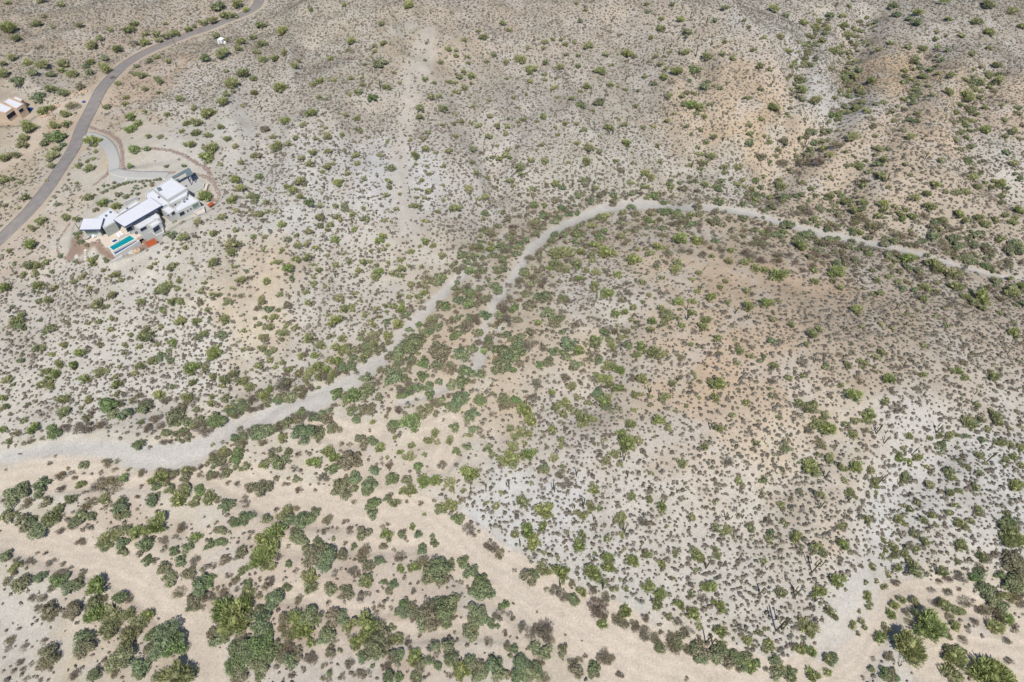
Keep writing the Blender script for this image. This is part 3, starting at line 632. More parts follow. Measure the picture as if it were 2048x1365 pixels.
# ---- white shed by the road
x,y,z=[float(v[0]) for v in on_ground(443.5,88.5)]
t_=empty('storage_shed',(x,y,z),-.25); MB().box((0,0,1.1),(2.3,2.0,2.4)).build('wall',M['wht'],t_)
r=MB(); r.add([(-1.25,-1.1,2.31),(1.25,-1.1,2.31),(1.25,1.1,2.31),(-1.25,1.1,2.31),(0,-1.1,2.85),(0,1.1,2.85)],[(0,1,4),(3,5,2),(0,4,5,3),(1,2,5,4),(0,3,2,1)]); r.build('roof',M['wht'],t_)
d=MB().box((0,-1.02,1.0),(.9,.06,1.9)).build('door',M['grey_wall'],t_); MB().box((.35,-1.07,1.0),(.06,.05,.12)).build('handle',M['dark'],d)
t_.scale=(.85,.85,.85); tag(t_,'small white gabled shed standing beside the paved road','shed')
x,y,z=[float(v[0]) for v in on_ground(433,90)]
m=rock((0,0,0),.6,'metal',91,.6).build('supply_heap',M['metal']); m.location=(x,y,z+.1); tag(m,'small blue-grey heap left of the white shed','heap')
x,y,z=[float(v[0]) for v in on_ground(450.5,88)]
t_=empty('white_tank',(x,y,z)); MB().tube([(0,-.5,.45),(0,.5,.45)],[.42,.42],14).build('tank',M['wht'],t_); MB().box((0,0,.06),(.7,.9,.14)).build('base',M['metal'],t_); tag(t_,'small white tank right of the white shed','tank')

# ---------------------------------------------------------------- survey of the plants
# one entry per survey square (512 x 341 survey units), quarter-unit coordinates:
# kind letter, then x y radius triples (saguaro: x y height arms)
# P bright palo verde, O olive bush, G grey-green ironwood, D dark mesquite, L pale feathery tree, B dry brown shrub, S saguaro
SURVEY = {
(0, 0): """P 60 215 70 1155 345 38 1500 235 32 1045 940 45 1105 985 38 1045 1030 45 1515 1155 45 1640 1255 60 745 1130 58 205 1010 65 345 890 42 1970 80 30
O 115 305 40 290 190 40 350 130 25 485 35 35 430 215 28 630 200 35 875 240 30 1070 185 40 1035 235 45 1155 270 33 1340 290 40 1410 265 40 330 5 35 730 365 50 790 310 33 930 390 40 725 495 35 830 545 60 330 515 55 215 500 38 85 455 45 510 505 48 570 585 52 490 560 33 415 710 50 500 740 45 20 590 45 60 20 30 15 510 30 1735 290 38 1815 325 24 1925 330 40 2020 300 33 1905 385 38 1790 430 62 2035 415 25 1350 485 34 1260 455 30 1135 600 45 1075 590 30 1265 650 45 1160 715 32 1265 740 24 1000 780 28 1000 830 30 940 670 26 850 855 32 1160 895 28 1330 915 28 1445 790 35 1490 980 38 1575 980 48 1660 905 58 1550 870 28 1780 820 56 1800 755 34 1860 735 22 1860 655 66 1930 585 56 1810 570 28 2020 630 35 2025 740 35 1935 850 24 1765 1015 36 1565 1060 42 1660 1085 38 1690 1185 62 1810 1110 36 1880 1170 30 1925 1300 30 1760 1320 28 2025 1250 30 1450 1050 28 1185 1095 28 1280 1095 26 1335 1330 24 695 1290 24 745 1270 22 630 1330 34 720 1345 44 190 1105 44 180 1160 44 400 860 38 520 910 44 430 1000 48 525 990 42 455 1195 34 410 1255 52 120 1230 44 20 1260 48 410 1330 38 1890 30 48 1700 165 48 1630 185 34 1800 120 44 1870 120 38 1560 210 24 1250 280 34 1275 325 34 1325 190 22 765 1215 20
G 150 640 60 300 770 64 635 695 38 710 575 40 1640 460 50 1180 490 34 1090 530 24 450 1090 70 380 1100 48 350 1150 38 500 1160 30 1750 40 58 830 460 36 680 520 36 400 590 40 250 580 40
L 1065 1195 45 1165 1190 32 1035 1330 30 1470 1325 20
B 580 850 48 1070 350 35 310 380 30 900 620 20
S 1258 230 42 1 1018 300 45 2 448 315 52 0 825 380 62 1 660 440 32 0 278 460 32 0 1090 120 32 0 1525 120 40 0 545 450 28 0 1590 550 68 0 1412 530 38 0 825 860 60 0 1000 925 75 0 1060 700 50 2 900 1020 32 0 1400 360 52 0 440 945 58 0 1560 1000 62 0 1950 1110 52 0 160 570 42 1""",
(1, 0): """P 760 325 42 590 470 30 510 645 38 235 965 42 205 250 50 1215 40 38 1540 390 28 1725 610 34 1665 320 24 805 945 30 715 920 22 435 905 46
O 430 75 32 710 35 25 1005 190 32 945 365 25 1020 350 32 310 525 42 215 425 40 145 470 40 50 350 45 50 475 40 40 200 40 15 420 25 950 410 24 868 515 22 180 700 58 455 675 30 615 640 25 760 625 25 845 620 18 850 680 28 1050 690 38 820 740 34 740 755 28 500 775 28 560 790 24 565 1090 38 555 1025 20 690 1080 28 480 1110 30 370 995 34 320 1105 34 165 1180 58 255 1160 34 455 1225 34 570 1210 34 370 1265 32 425 1310 34 840 1045 32 785 1245 34 810 1310 30 1000 1240 32 1045 1130 22 900 1100 18 1350 635 32 1430 660 25 1320 870 42 1310 930 38 1480 500 28 1600 400 24 1600 445 25 1690 450 24 1700 505 22 1900 440 26 1840 490 24 2000 495 28 1665 575 30 1665 705 32 1620 745 24 1720 665 20 1490 870 44 1400 775 38 1470 770 30 1730 850 24 1870 930 28 1495 1000 28 1580 990 24 1650 970 28 1790 1005 34 1720 985 24 1870 1090 34 1600 1090 24 1925 1010 32 2005 1010 30 2000 1070 28 1375 1065 28 1340 1115 24 1240 1115 18 1280 1240 44 1360 1190 34 1440 1220 24 1540 1210 32 1370 1330 24 1280 1310 24 1500 1330 28 1735 1200 34 1890 1260 25 1990 1240 34 1950 1270 32 1730 1300 28 1930 1165 20 1780 245 24 1820 290 36 1980 185 32 2030 240 28 560 1330 38 610 1310 24 1590 920 24 1865 800 24 2005 630 18 1560 760 20 1150 660 18 1100 580 20
G 985 495 62 930 780 48 75 1030 44 30 1245 34 1085 1335 44 1350 480 20
B 330 590 20 740 400 28 850 650 20
S 1368 360 42 2 1193 400 42 1 1980 320 48 0 1895 190 34 0 1272 640 52 0 45 880 85 0 150 900 32 1 440 830 50 0 445 1270 80 0 635 1180 66 1 670 1250 52 0 865 1280 42 0 790 1230 50 0 720 1345 52 0 530 1310 60 0 995 720 95 3 945 930 60 2 1180 500 52 2 110 620 60 0 1150 780 58 0 1190 850 32 0 15 1190 60 0 935 590 58 1""",
(2, 0): """P 930 430 42 1360 150 32 1325 565 52 1430 835 45 255 930 30 920 1140 40 1110 300 25 1210 615 40
O 1080 30 28 1285 30 28 1700 65 32 1195 150 28 1185 225 40 1895 215 25 1700 330 28 2020 300 25 265 335 30 325 315 24 120 380 25 250 385 24 400 320 24 430 355 30 495 340 25 610 370 38 755 440 32 530 445 25 65 470 52 270 495 30 150 560 52 380 535 38 525 525 25 700 565 48 800 520 22 260 595 24 265 640 22 355 625 20 140 655 28 780 675 30 850 690 22 330 700 32 605 690 38 550 730 24 910 715 24 1150 450 30 1265 415 22 1220 450 20 1400 420 40 1570 450 48 1680 430 34 1775 465 34 1985 520 38 1930 400 28 1190 510 30 1235 550 22 1255 765 36 1360 765 30 1510 855 44 1590 830 28 1540 935 30 1885 785 28 1250 965 30 990 850 26 900 1000 32 780 1020 42 850 955 24 1050 1020 28 650 885 22 480 790 30 515 990 24 425 985 28 580 1040 28 350 1020 24 200 970 18 50 970 24 45 860 22 700 1090 18 520 1150 28 620 1180 48 700 1215 28 240 1155 28 190 1205 20 150 1285 30 270 1285 36 455 1300 20 605 1290 42 60 1340 44 370 1080 18 830 1285 28 965 1220 18 1180 1290 28 1300 910 18 1610 1090 32 1550 1140 30 1510 1035 24 1400 1010 28 1905 1070 30 1900 1000 30 1995 950 28 2020 1090 22 1590 1250 40 1540 1300 34 1500 1230 30 1700 1335 38 1810 1335 38 1490 1180 24 10 780 24 115 755 18 590 75 24 515 25 22 1665 700 28 1615 680 20 1100 495 20 360 780 18 1860 160 20
G 545 165 28 1615 165 32 1400 265 48 550 835 44 700 820 44 1540 690 48 1900 1135 44 1990 1250 48 1480 905 30 1140 665 28 1770 15 22 1460 560 52 435 435 24 1990 715 28 1350 420 25 1090 90 25
B 1280 660 25 760 760 22 590 60 22
S 798 185 62 1 745 250 72 2 1215 270 62 1 1330 320 52 1 1550 215 95 3 1740 265 72 2 1490 315 52 2 1850 225 60 0 1215 430 62 1 1075 410 52 1 1470 465 100 1 910 650 95 2 500 600 32 1 228 760 32 0 630 765 85 1 878 850 48 0 800 960 52 0 920 990 72 0 860 1030 50 1 660 1050 62 0 1240 935 72 0 780 1075 60 0 1490 765 72 1 1395 895 52 1 1685 1135 60 3 1835 480 52 2 1590 370 60 2 440 130 50 0 1660 270 52 0 1450 230 52 0 1830 40 34 1 1200 60 52 0 760 60 42 0 1715 690 42 2 1740 880 34 1 1410 1290 52 1 1435 1350 60 1 30 650 34 0 1470 640 110 3 265 230 42 0 560 120 42 0 1270 380 42 1""",
(3, 0): """P 1205 95 40 1780 255 42 1745 1035 48 560 920 32 750 815 32 2030 210 35
O 40 65 50 290 180 35 595 125 30 650 50 25 605 210 38 475 225 35 390 220 28 690 235 30 650 285 50 100 290 38 250 345 22 160 405 32 200 535 34 245 620 42 430 325 32 320 370 22 15 560 28 535 400 45 270 710 48 380 800 55 45 850 50 590 360 28 710 350 22 875 400 32 985 345 28 1115 375 32 1240 385 38 1345 310 26 1355 255 25 1445 150 32 1415 15 40 1550 285 32 1675 165 45 1765 30 55 1960 90 45 1840 520 38 1630 430 35 1170 480 42 1095 565 28 1245 615 40 1145 635 30 1580 635 32 1705 640 32 1850 640 42 1450 740 42 1600 770 60 1545 840 32 1315 765 26 1090 795 28 930 820 26 1460 600 38 1740 865 25 1880 840 26 1670 915 30 2005 865 30 1900 960 26 2000 905 26 1960 1050 45 1900 1090 30 2010 1110 22 1140 1095 38 860 1085 26 680 1090 60 850 1000 24 830 640 45 700 620 40 740 710 35 700 870 40 640 900 30 800 890 30 780 880 25 1395 1290 34 1105 1310 26 880 1195 42 930 1275 42 720 1335 35 500 1240 36 440 1190 36 620 1215 26 1970 1300 40 15 1140 28 790 140 22 1030 1110 0 1770 380 30 1640 690 20 650 650 24 570 950 26
G 145 120 32 500 120 32 1000 45 38 1030 110 42 1130 150 32 1200 175 48 730 560 36 610 620 38 680 590 30 350 1045 48 120 1130 42 865 835 26 1910 1220 34 2035 1000 24 975 65 30 510 550 35 480 1120 24 640 420 32
B 560 40 28 1430 290 22 300 1290 60 420 1290 50 1490 990 22 120 1300 45 560 1170 50 830 950 32
S 75 175 52 1 240 250 48 1 1145 95 62 1 1255 265 52 1 1420 310 48 1 1355 540 60 0 1525 550 52 1 1370 660 72 1 1550 795 85 1 1430 880 60 0 1405 985 52 1 1035 1020 48 1 1110 950 42 1 290 985 92 2 300 480 62 0 415 595 42 1 25 700 62 1 840 685 42 1 1235 1125 60 1 1250 1280 90 2 1200 1295 60 0 240 1130 62 1 285 1195 90 3 95 1240 52 1 60 1040 60 1 1545 1220 42 1 750 1160 52 2 580 910 40 1 460 410 50 1 660 240 50 0""",
(0, 1): """P 235 595 52 820 260 48 920 285 40 1640 205 60 1885 75 42 910 840 42 740 735 42 1855 235 44 35 935 50
O 200 210 45 150 300 20 380 85 22 320 405 48 250 465 42 525 380 40 620 390 36 700 215 44 370 735 34 225 755 48 300 760 38 190 835 30 275 825 38 650 850 35 820 800 26 965 880 28 590 895 32 290 920 52 430 940 38 385 1035 50 780 1070 66 720 940 26 895 1005 42 950 1055 20 850 1090 28 795 1210 30 895 1185 24 710 1220 26 890 1270 30 540 1225 22 130 1205 58 185 1265 30 170 1170 36 1380 765 55 1200 775 28 1320 940 66 1420 950 28 1430 880 30 1380 1050 45 1600 965 34 1700 990 30 1740 995 30 1925 875 44 1860 585 66 1850 650 50 1700 735 48 1870 770 28 1880 480 28 1770 370 40 1585 415 36 1930 145 44 1815 1060 38 1660 1110 30 1450 1050 36 1800 1190 50 1570 1210 44 1450 1210 50 1155 1330 75 1165 1270 35 1285 1255 28 1630 1310 38 1950 1285 26 1040 1320 26 1895 320 28 1635 900 22 1470 540 48 1700 500 40 1480 620 30 1380 625 18 1740 340 0 70 640 26 1990 210 30 2030 350 30 2025 120 0 90 70 30 30 80 38 160 95 24 1860 940 24 15 45 24 610 100 20 1450 590 20 1340 690 22 1240 745 22 2030 530 28 1540 740 22
G 1370 510 48 390 1265 60 410 810 26 1600 1060 36 1770 1320 42 1590 1330 36 320 1200 22 2020 195 36 40 280 24 90 1090 24 110 750 22 850 730 20
B 1940 1000 28 2020 860 26 1240 1370 20 1110 1260 22 120 820 22 1430 860 20 770 980 22
S 588 258 42 0 1580 545 42 1 1532 580 38 0 1445 670 42 1 1082 830 62 0 105 670 48 1 100 795 48 0 30 785 40 1 95 915 48 1 385 430 48 1 725 1000 52 0 402 860 42 0 490 620 26 0 48 325 26 0 1968 1210 30 1 630 470 60 0""",
(1, 1): """P 650 105 40 1165 1110 44 1055 1325 38 630 1215 62 1135 1225 44 175 735 36 250 785 48 205 435 34 1355 565 36 1240 650 30 1155 720 26 1010 525 36 985 560 38 790 475 26 1870 635 36 630 560 40 985 815 40
O 105 155 26 80 255 32 30 355 38 90 330 28 150 330 24 300 160 44 350 80 52 245 130 36 355 205 36 510 280 32 500 380 40 725 30 28 765 345 34 635 285 28 865 65 30 860 300 22 640 370 36 680 400 26 420 485 38 570 470 26 70 530 26 330 520 28 400 590 36 480 620 32 330 600 40 205 640 30 60 630 22 410 695 42 320 715 40 570 680 20 505 795 34 460 755 24 460 855 26 125 745 20 635 755 30 450 920 30 745 735 26 855 735 40 820 800 30 800 840 26 920 640 24 1020 630 26 1055 600 20 910 730 24 970 760 24 950 860 40 1060 740 26 1080 820 28 1160 790 40 1155 845 40 1220 765 22 1325 770 24 1370 890 38 1345 980 36 1350 930 30 1420 605 30 1490 685 34 1310 610 20 1150 190 20 1125 310 24 1060 90 34 1030 200 32 1030 400 26 1085 410 20 1280 290 40 1240 290 28 1360 405 34 1385 160 34 1500 120 22 1500 240 20 1590 300 50 1455 325 26 1350 220 24 1280 220 20 1830 215 36 1790 280 22 1850 60 30 2030 90 38 1710 150 44 1780 230 24 1640 290 24 1320 80 26 1380 30 26 1760 20 30 1280 150 20 700 1105 46 770 1110 30 960 1115 32 1030 1085 30 840 1050 22 785 985 26 680 1030 44 870 1160 28 915 1220 32 850 1300 26 400 975 30 420 1060 38 80 890 40 195 990 30 45 1040 45 180 1120 26 110 1250 38 70 1180 26 250 1240 34 310 1265 34 180 1290 24 60 1345 40 200 1355 30 430 1340 50 690 1345 40 20 1230 30 550 930 22 1380 870 24 1465 890 24 700 670 20 590 1330 24 840 640 18 30 50 26 120 10 0 530 10 24 1230 570 0 780 1080 24 580 1160 20
G 415 260 46 870 390 48 250 555 36 285 865 30 1065 130 34 250 1075 42 380 110 30 520 370 26 620 1020 24 1920 930 64 1620 1040 48 1950 600 36 1810 700 36 1700 800 38 1470 1075 44 1560 1180 20 1850 1160 44 1780 1290 42 1980 780 48 1310 1230 32 1230 1275 36 1350 1300 46 2000 1310 42 1250 1335 40 1590 940 34
L 1710 800 36 1710 1075 42
B 1880 500 56 1740 625 38 1760 755 36 1330 1100 34 1240 1120 30 1400 1190 36 1690 930 40 1580 1200 32 1690 1250 50 1560 1280 36 1450 1340 34 2020 920 30 1980 1090 66 2000 1190 50 1330 1050 26 2010 240 0 1190 1320 28 1980 410 22 1940 690 26 2020 690 26 1790 1000 0 1920 1300 34 1220 1190 24 1620 860 20 540 1060 22 570 1130 20 2010 520 34 1230 560 0
S 770 425 32 2 745 490 46 0 785 275 48 0 965 355 46 1 975 60 38 1 1230 190 74 0 635 860 92 0 1075 500 38 0 1555 345 66 1 1480 420 52 0 1530 520 46 2 1740 525 46 1 200 330 24 2 155 250 46 0 1035 1270 52 1 545 930 42 0 610 900 60 2 900 290 40 0 590 960 40 0 1640 460 34 0""",
(2, 1): """P 355 95 30 185 275 34 300 780 32 540 870 36 655 595 44 760 650 72 975 710 62 1345 545 62 1480 560 44 770 980 48 855 835 34 1330 1045 48 1590 1015 44 1445 1045 34 1750 640 32 1900 1090 52 1240 1080 0 2020 1060 44 1125 1205 44 910 1135 36 830 1145 36 670 140 24 1165 610 38 210 1220 32 1485 970 26 2005 495 26 1360 1240 32 645 1345 38
O 170 150 34 1070 25 40 1120 60 38 1270 135 34 1060 125 34 1140 200 38 1920 145 36 1850 75 28 1810 115 34 1665 130 24 1550 110 34 1700 20 26 1660 240 36 1950 240 34 1620 130 26 80 30 30 10 120 26 380 660 70 450 660 60 360 740 60 430 790 45 520 745 48 550 650 44 330 660 50 645 720 28 430 570 26 600 800 30 670 820 40 670 920 40 660 960 32 1000 630 30 1070 630 24 1230 620 30 1110 670 38 870 530 34 640 450 34 740 370 48 1430 350 38 1500 560 30 1120 350 32 1040 895 34 1310 790 50 1330 740 44 1500 820 32 1445 870 24 1715 885 32 1670 930 30 1875 965 34 1720 1050 30 1440 1130 40 1550 1200 50 1520 1250 44 1240 1130 50 1190 1110 40 1240 1180 50 1100 1000 26 1050 1050 28 965 1195 28 970 1100 30 840 1240 22 1220 1230 34 1340 1190 30 1650 1345 40 1740 720 44 1840 730 36 1910 720 30 1960 780 44 2020 790 40 1290 1170 20 1195 855 26 1600 680 32 1880 740 30 1110 1270 34 2010 50 26 730 1010 24 1180 520 20 1075 515 18 870 1340 30 920 1330 24 1750 1250 20 870 820 16
G 95 810 44 1135 200 40 1250 320 38 810 250 44 340 400 40 240 340 30 150 1070 62 290 1150 66 380 1190 50 270 1000 60 340 1230 50 150 1300 56 60 1330 50 960 290 38 1340 360 42 1620 420 44 1860 380 40 1480 290 44 1660 250 40 1430 430 42 1940 470 36 990 350 38 520 340 28 15 1100 50 1240 1160 50 750 1300 55 400 1290 34 540 200 40 2010 380 20 340 510 38 10 540 24 110 980 44 1185 1240 24 980 480 34 730 540 30 1160 770 34 1580 400 30 1260 250 0
B 130 290 20 380 220 20 450 260 26 300 360 34 350 340 24 460 340 36 450 470 30 600 230 24 160 440 44 230 470 34 70 580 38 70 10 0 900 380 40 1000 400 28 1190 390 28 1130 460 30 880 460 32 1280 430 38 1350 420 40 1490 440 34 1740 370 30 1820 390 26 660 500 30 560 500 40 840 540 28 920 560 28 1040 590 30 1100 570 22 995 525 22 300 600 28 350 570 28 140 700 40 200 810 34 270 880 38 60 880 36 45 920 34 130 920 36 330 930 32 400 970 26 900 590 26 1550 580 34 1600 620 34 1620 520 22 1680 630 36 1250 660 40 1350 640 40 1420 640 34 1420 650 30 1880 660 44 1910 690 40 2000 720 44 1200 560 22 1980 570 40 1960 540 30 1720 260 0 1560 220 24 1210 190 26 830 930 26 920 970 38 870 1040 38 910 900 34 760 800 28 790 840 20 1230 1200 34 760 1270 48 500 1240 40 410 1140 34 240 1290 28 320 1290 28 450 1060 28 870 1000 26 1010 1210 22 820 1290 40 610 1190 22 1260 1260 28 1460 1290 26 60 1040 32 980 1160 26 430 1040 24 60 190 20 900 210 32 290 200 0 740 170 26 800 160 24 10 310 26 60 370 30 20 450 28 100 490 22 1630 320 34 1690 330 28 1770 530 34 1860 480 34 1800 560 26 2020 610 34 1530 680 40 1680 690 30 760 940 0
S 485 140 72 2 895 30 42 0 1320 65 52 1 1475 85 52 1 1505 965 72 2 1670 965 52 1 1400 1200 70 3 1395 1120 60 1 1890 1190 60 2 1785 1150 46 1 1115 1305 42 2 1215 875 40 0 660 100 26 0 1535 800 20 1 1260 60 50 1 430 1290 30 0""",
(3, 1): """P 1150 370 40 2010 320 44 920 260 44 545 810 72 250 605 52 1120 700 60 1700 1020 74 1250 1030 38 15 1060 40 705 1115 48 1980 1300 55 2030 930 40 1860 105 48 80 830 70 805 670 26 1530 350 42 740 500 28 1080 385 32
O 500 60 30 760 120 34 920 50 42 1140 35 22 1350 110 48 1425 165 30 1640 60 40 1685 125 44 1590 170 44 1510 180 38 1185 220 44 1270 190 40 1300 290 52 760 250 42 620 255 42 350 140 30 375 200 30 490 200 42 570 180 30 690 320 44 930 310 38 1015 290 26 1060 340 34 880 365 34 1400 395 44 1600 400 50 1690 370 44 1820 400 38 1740 430 44 1960 420 40 1900 350 34 1980 380 30 105 130 44 370 390 38 100 80 30 275 100 24 1330 760 66 1480 820 70 1400 790 48 1020 720 34 1490 920 50 1590 1010 44 1650 1050 50 1720 950 30 1960 990 60 1945 870 34 1720 1110 34 880 880 36 380 890 36 520 880 30 580 940 32 90 1045 22 45 1195 32 195 1235 36 350 1310 50 420 1270 34 1290 960 26 1040 890 34 980 770 26 850 800 30 900 990 34 830 990 26 1180 950 26 1000 1265 28 905 1230 26 1110 1155 24 1860 1140 26 1440 1250 32 150 810 34 30 860 34 1720 500 24 1920 960 30 1340 1170 24 760 945 18 1410 1110 22 975 130 24 640 1280 20 2030 600 40 1230 930 28 1350 900 26 360 800 34 300 975 20 1870 540 30 560 545 24 750 1250 24 1970 1220 20 1820 260 0 880 30 24
G 340 510 52 280 520 44 940 590 40 1320 530 50 1240 560 34 1310 450 48 130 210 48 230 200 30 270 200 34 1520 600 50 1530 540 30 1650 590 44 1510 700 34 1600 720 38 1750 760 40 1660 720 30 1740 630 40 1960 580 44 1920 640 48 2010 640 48 80 510 52 30 290 48 1780 670 40 500 560 48 560 540 28 560 350 30 510 320 34 620 750 28 1080 940 38 1170 960 30 1280 680 32 680 560 30 650 600 38 1920 140 24 170 440 60 1800 800 28 480 230 30 1250 470 0 2020 60 34 1990 30 24
B 740 380 52 840 450 60 890 440 40 700 420 38 840 510 30 590 410 26 330 320 62 220 340 40 550 460 34 450 440 20 280 410 34 1060 520 44 930 530 20 1130 540 20 1200 410 24 1520 460 34 1180 590 42 1110 590 30 1250 610 22 1640 670 30 80 680 46 170 680 36 70 720 44 750 590 34 610 650 22 860 630 30 620 600 34 380 680 44 460 590 44 640 740 32 30 600 24 350 760 36 280 790 30 230 740 34 450 740 32 470 680 36 1450 640 28 1350 660 24 1860 740 26 1920 720 30 1570 600 34 1990 830 20 2030 740 34 1190 700 28 710 700 0 900 780 34 1000 800 28 1060 800 28 1150 790 34 1220 850 38 1340 990 32 1130 900 30 680 800 34 730 830 26 670 890 34 1460 1030 24 1540 1150 34 820 1120 22 940 720 28 1180 600 30 10 480 40 120 350 0 240 10 30 570 60 0 1250 370 40 1590 1080 26 650 560 20 1440 1080 34 1200 1120 20 750 740 26 1660 450 24 1580 770 32 1380 740 20 1430 830 24 1540 870 24 1850 820 24
S 705 120 62 1 1010 1120 80 1 945 95 90 1 1390 800 72 0 810 810 62 0 530 910 60 0 1105 1240 44 0 1650 760 50 1 1095 1240 40 0 2040 870 30 0""",
(0, 2): """P 1260 1105 76 275 700 58 1530 220 68 425 280 58 680 305 48 20 460 36 920 350 48 30 705 32 580 200 44 1270 430 44 1370 20 42 1420 1270 68 1700 100 66 630 95 52
O 370 240 44 500 35 38 330 350 44 400 350 40 60 310 46 110 350 26 40 530 38 500 470 60 520 570 50 790 255 48 860 240 26 480 180 44 410 115 34 350 65 34 285 60 38 1120 200 46 1220 160 44 990 100 26 1000 30 30 955 205 22 1110 50 28 1265 30 28 1700 290 36 1640 210 30 1800 310 48 1790 360 34 1860 270 44 1940 320 50 1990 370 48 1850 540 54 1860 590 40 1690 500 34 1920 475 26 1530 340 40 1500 440 56 1500 540 0 1690 450 28 700 470 44 930 290 34 190 640 34 60 810 34 640 1150 44 560 1260 52 840 1260 54 460 1345 44 740 1290 0 1290 1300 0 1660 1260 66 1500 1200 60 1550 1290 52 1025 1030 22 940 420 32 1780 310 36 1470 125 20 1080 260 30 1600 200 26 1030 520 0 890 190 22 1120 645 30 1920 870 30 1700 830 20 650 540 22
G 850 500 90 440 740 66 1400 600 80 1430 560 70 1720 640 84 1150 540 64 1000 580 60 690 620 42 330 1150 72 130 1220 100 370 1290 52 660 990 48 970 1320 76 1460 1180 60 1900 940 64 1960 1010 46 1110 840 52 1570 550 34 1800 1310 56 1850 1300 40 1680 1080 40 2010 1170 50 890 580 50 800 30 34 1380 370 30 400 690 44 1490 640 50 1210 1290 56 1590 1190 50 80 590 22 1800 460 46 300 1240 40
L 990 1100 46 1440 1290 40 1590 1230 34
B 700 690 62 620 690 44 810 680 52 520 700 42 130 750 42 240 790 38 345 780 26 870 690 28 1180 700 42 1280 680 36 1320 490 52 1060 480 40 1170 500 50 1490 500 50 1590 680 60 1650 720 54 1110 440 38 1250 620 44 1010 430 32 980 490 36 1420 745 28 845 980 48 940 955 26 920 1035 26 805 1055 24 545 1025 22 570 1055 26 670 1060 18 730 1065 18 400 980 24 880 1150 80 780 1150 60 1370 1100 36 1190 1245 32 1130 1165 22 1090 1250 24 1520 1040 42 1610 1070 34 1740 1090 44 1900 1150 34 1830 1140 24 1710 900 42 1870 760 26 1920 720 34 2010 730 60 1780 810 20 1940 1270 34 1960 1310 34 1750 1270 34 480 1090 50 1190 855 22 350 1050 0 1140 1060 40 500 1290 0 680 1320 52 1250 1260 32 1390 1160 20 1110 1250 18 20 1280 30 240 1290 44 190 1340 34 480 1195 40 160 905 16 50 1030 14 430 90 0 730 560 32 330 600 26 280 490 20 590 600 0 1900 590 50 1570 480 24 1400 480 28 640 520 0 740 1000 0 920 1070 0 1020 940 0 590 1100 28 750 1280 30 1160 860 0 2000 60 32
S 1218 395 44 1 1645 270 46 2 1535 50 40 1""",
(1, 2): """P 75 975 48 995 850 44 60 440 52 110 390 36 500 200 50 560 230 36 455 980 60 620 930 50 1340 1130 60 1430 1120 56 1700 1060 80 470 120 34 2010 950 72 650 160 50 1150 890 30 700 60 40 1105 775 22
O 130 80 34 50 60 40 20 200 38 640 60 44 430 260 48 500 280 44 520 30 50 740 90 30 150 210 28 60 1110 0 250 890 42 560 880 60 1230 1200 56 1180 1200 44 1110 1300 48 1560 1150 56 1860 860 44 1890 910 30 1660 1200 28 1920 1320 38 1560 1320 60 1500 1330 50 1350 910 30 1400 800 26 1450 810 28 1240 840 36 1230 930 52 260 230 40 370 120 40 1420 740 44 1380 800 44 1850 1300 30 2030 700 40 1960 1210 20 1460 1220 0 940 650 28 1890 420 24 1050 930 20 980 10 0 1060 5 36 110 160 30 1880 360 16 1560 800 42 1700 750 34 340 260 40
G 580 640 58 380 740 100 370 570 44 280 440 60 250 650 60 750 950 100 700 1170 110 900 1150 70 800 1100 60 620 1020 60 940 1030 48 900 540 72 760 570 50 800 620 44 650 420 66 770 420 0 860 400 70 720 440 60 880 300 56 1110 280 80 1090 240 60 1340 580 70 1180 430 50 1130 80 60 990 70 56 1060 130 50 860 150 34 870 40 44 1480 90 90 1340 170 60 1440 190 52 1450 50 60 1640 110 66 1680 240 70 1640 320 66 1560 350 50 1620 470 90 1580 520 60 1640 440 60 1780 470 60 1980 460 60 1990 80 80 1980 200 70 1920 230 50 1800 270 44 1090 670 60 860 800 56 930 800 48 820 780 40 50 1190 80 180 980 76 120 950 60 30 730 80 80 700 60 920 1310 70 1080 1100 60 1380 430 50 1340 280 50 1590 690 50 1600 890 40 1290 1010 44 1690 850 40 1200 1110 50 900 1200 60 330 1110 40 160 1100 30 1240 20 90 1460 1340 50 1730 580 60 1700 620 50 2020 120 70 1870 30 40 1740 700 40 1190 580 26 760 500 0 600 700 44 1100 710 40 980 450 40 1380 370 50 1450 120 50 1050 1270 40
L 770 430 70 1220 650 70 1790 480 48 1280 620 50 1820 90 36 1270 700 50
B 400 110 34 240 280 30 310 212 20 340 270 36 220 350 70 190 490 32 570 345 24 735 270 18 690 230 18 680 825 30 675 880 22 740 850 0 1280 410 24 1500 630 20 1695 675 26 1650 580 22 1770 395 20 1060 550 34 1050 605 28 1140 550 40 1070 230 24 1150 400 56 1220 350 40 1250 120 24 1230 165 16 1000 250 46 970 330 34 1290 470 26 1580 530 50 1670 500 0 1430 520 48 1550 220 54 1500 130 50 540 1100 50 305 1015 32 345 1190 36 330 920 34 500 1010 28 235 1155 24 260 1105 24 500 810 30 640 720 50 500 690 34 300 600 40 850 850 40 750 830 24 200 690 50 210 1000 40 30 700 40 130 880 38 790 1290 26 470 1195 22 1490 1000 46 1600 1000 24 1650 780 0 1790 720 28 1820 770 28 1780 700 26 2020 520 44 1970 520 40 1860 730 20 910 720 18 960 1000 24 1070 1000 36 1010 980 18 1000 940 18 840 90 0 1430 580 0 1210 1290 24 1320 1300 30 1650 1290 30 1500 790 0 1300 1060 30 1500 1190 20 1420 1280 24 1900 450 0 1560 1200 0 400 590 44 440 380 38 370 380 38 850 440 40 1880 590 28 940 1100 0 350 1040 30 160 1360 30 300 1360 50 460 1355 34 750 210 34 800 250 34 1100 290 30 900 550 0 1080 1230 30
S 1840 1210 62 1 2025 1190 66 1 1720 1210 50 0""",
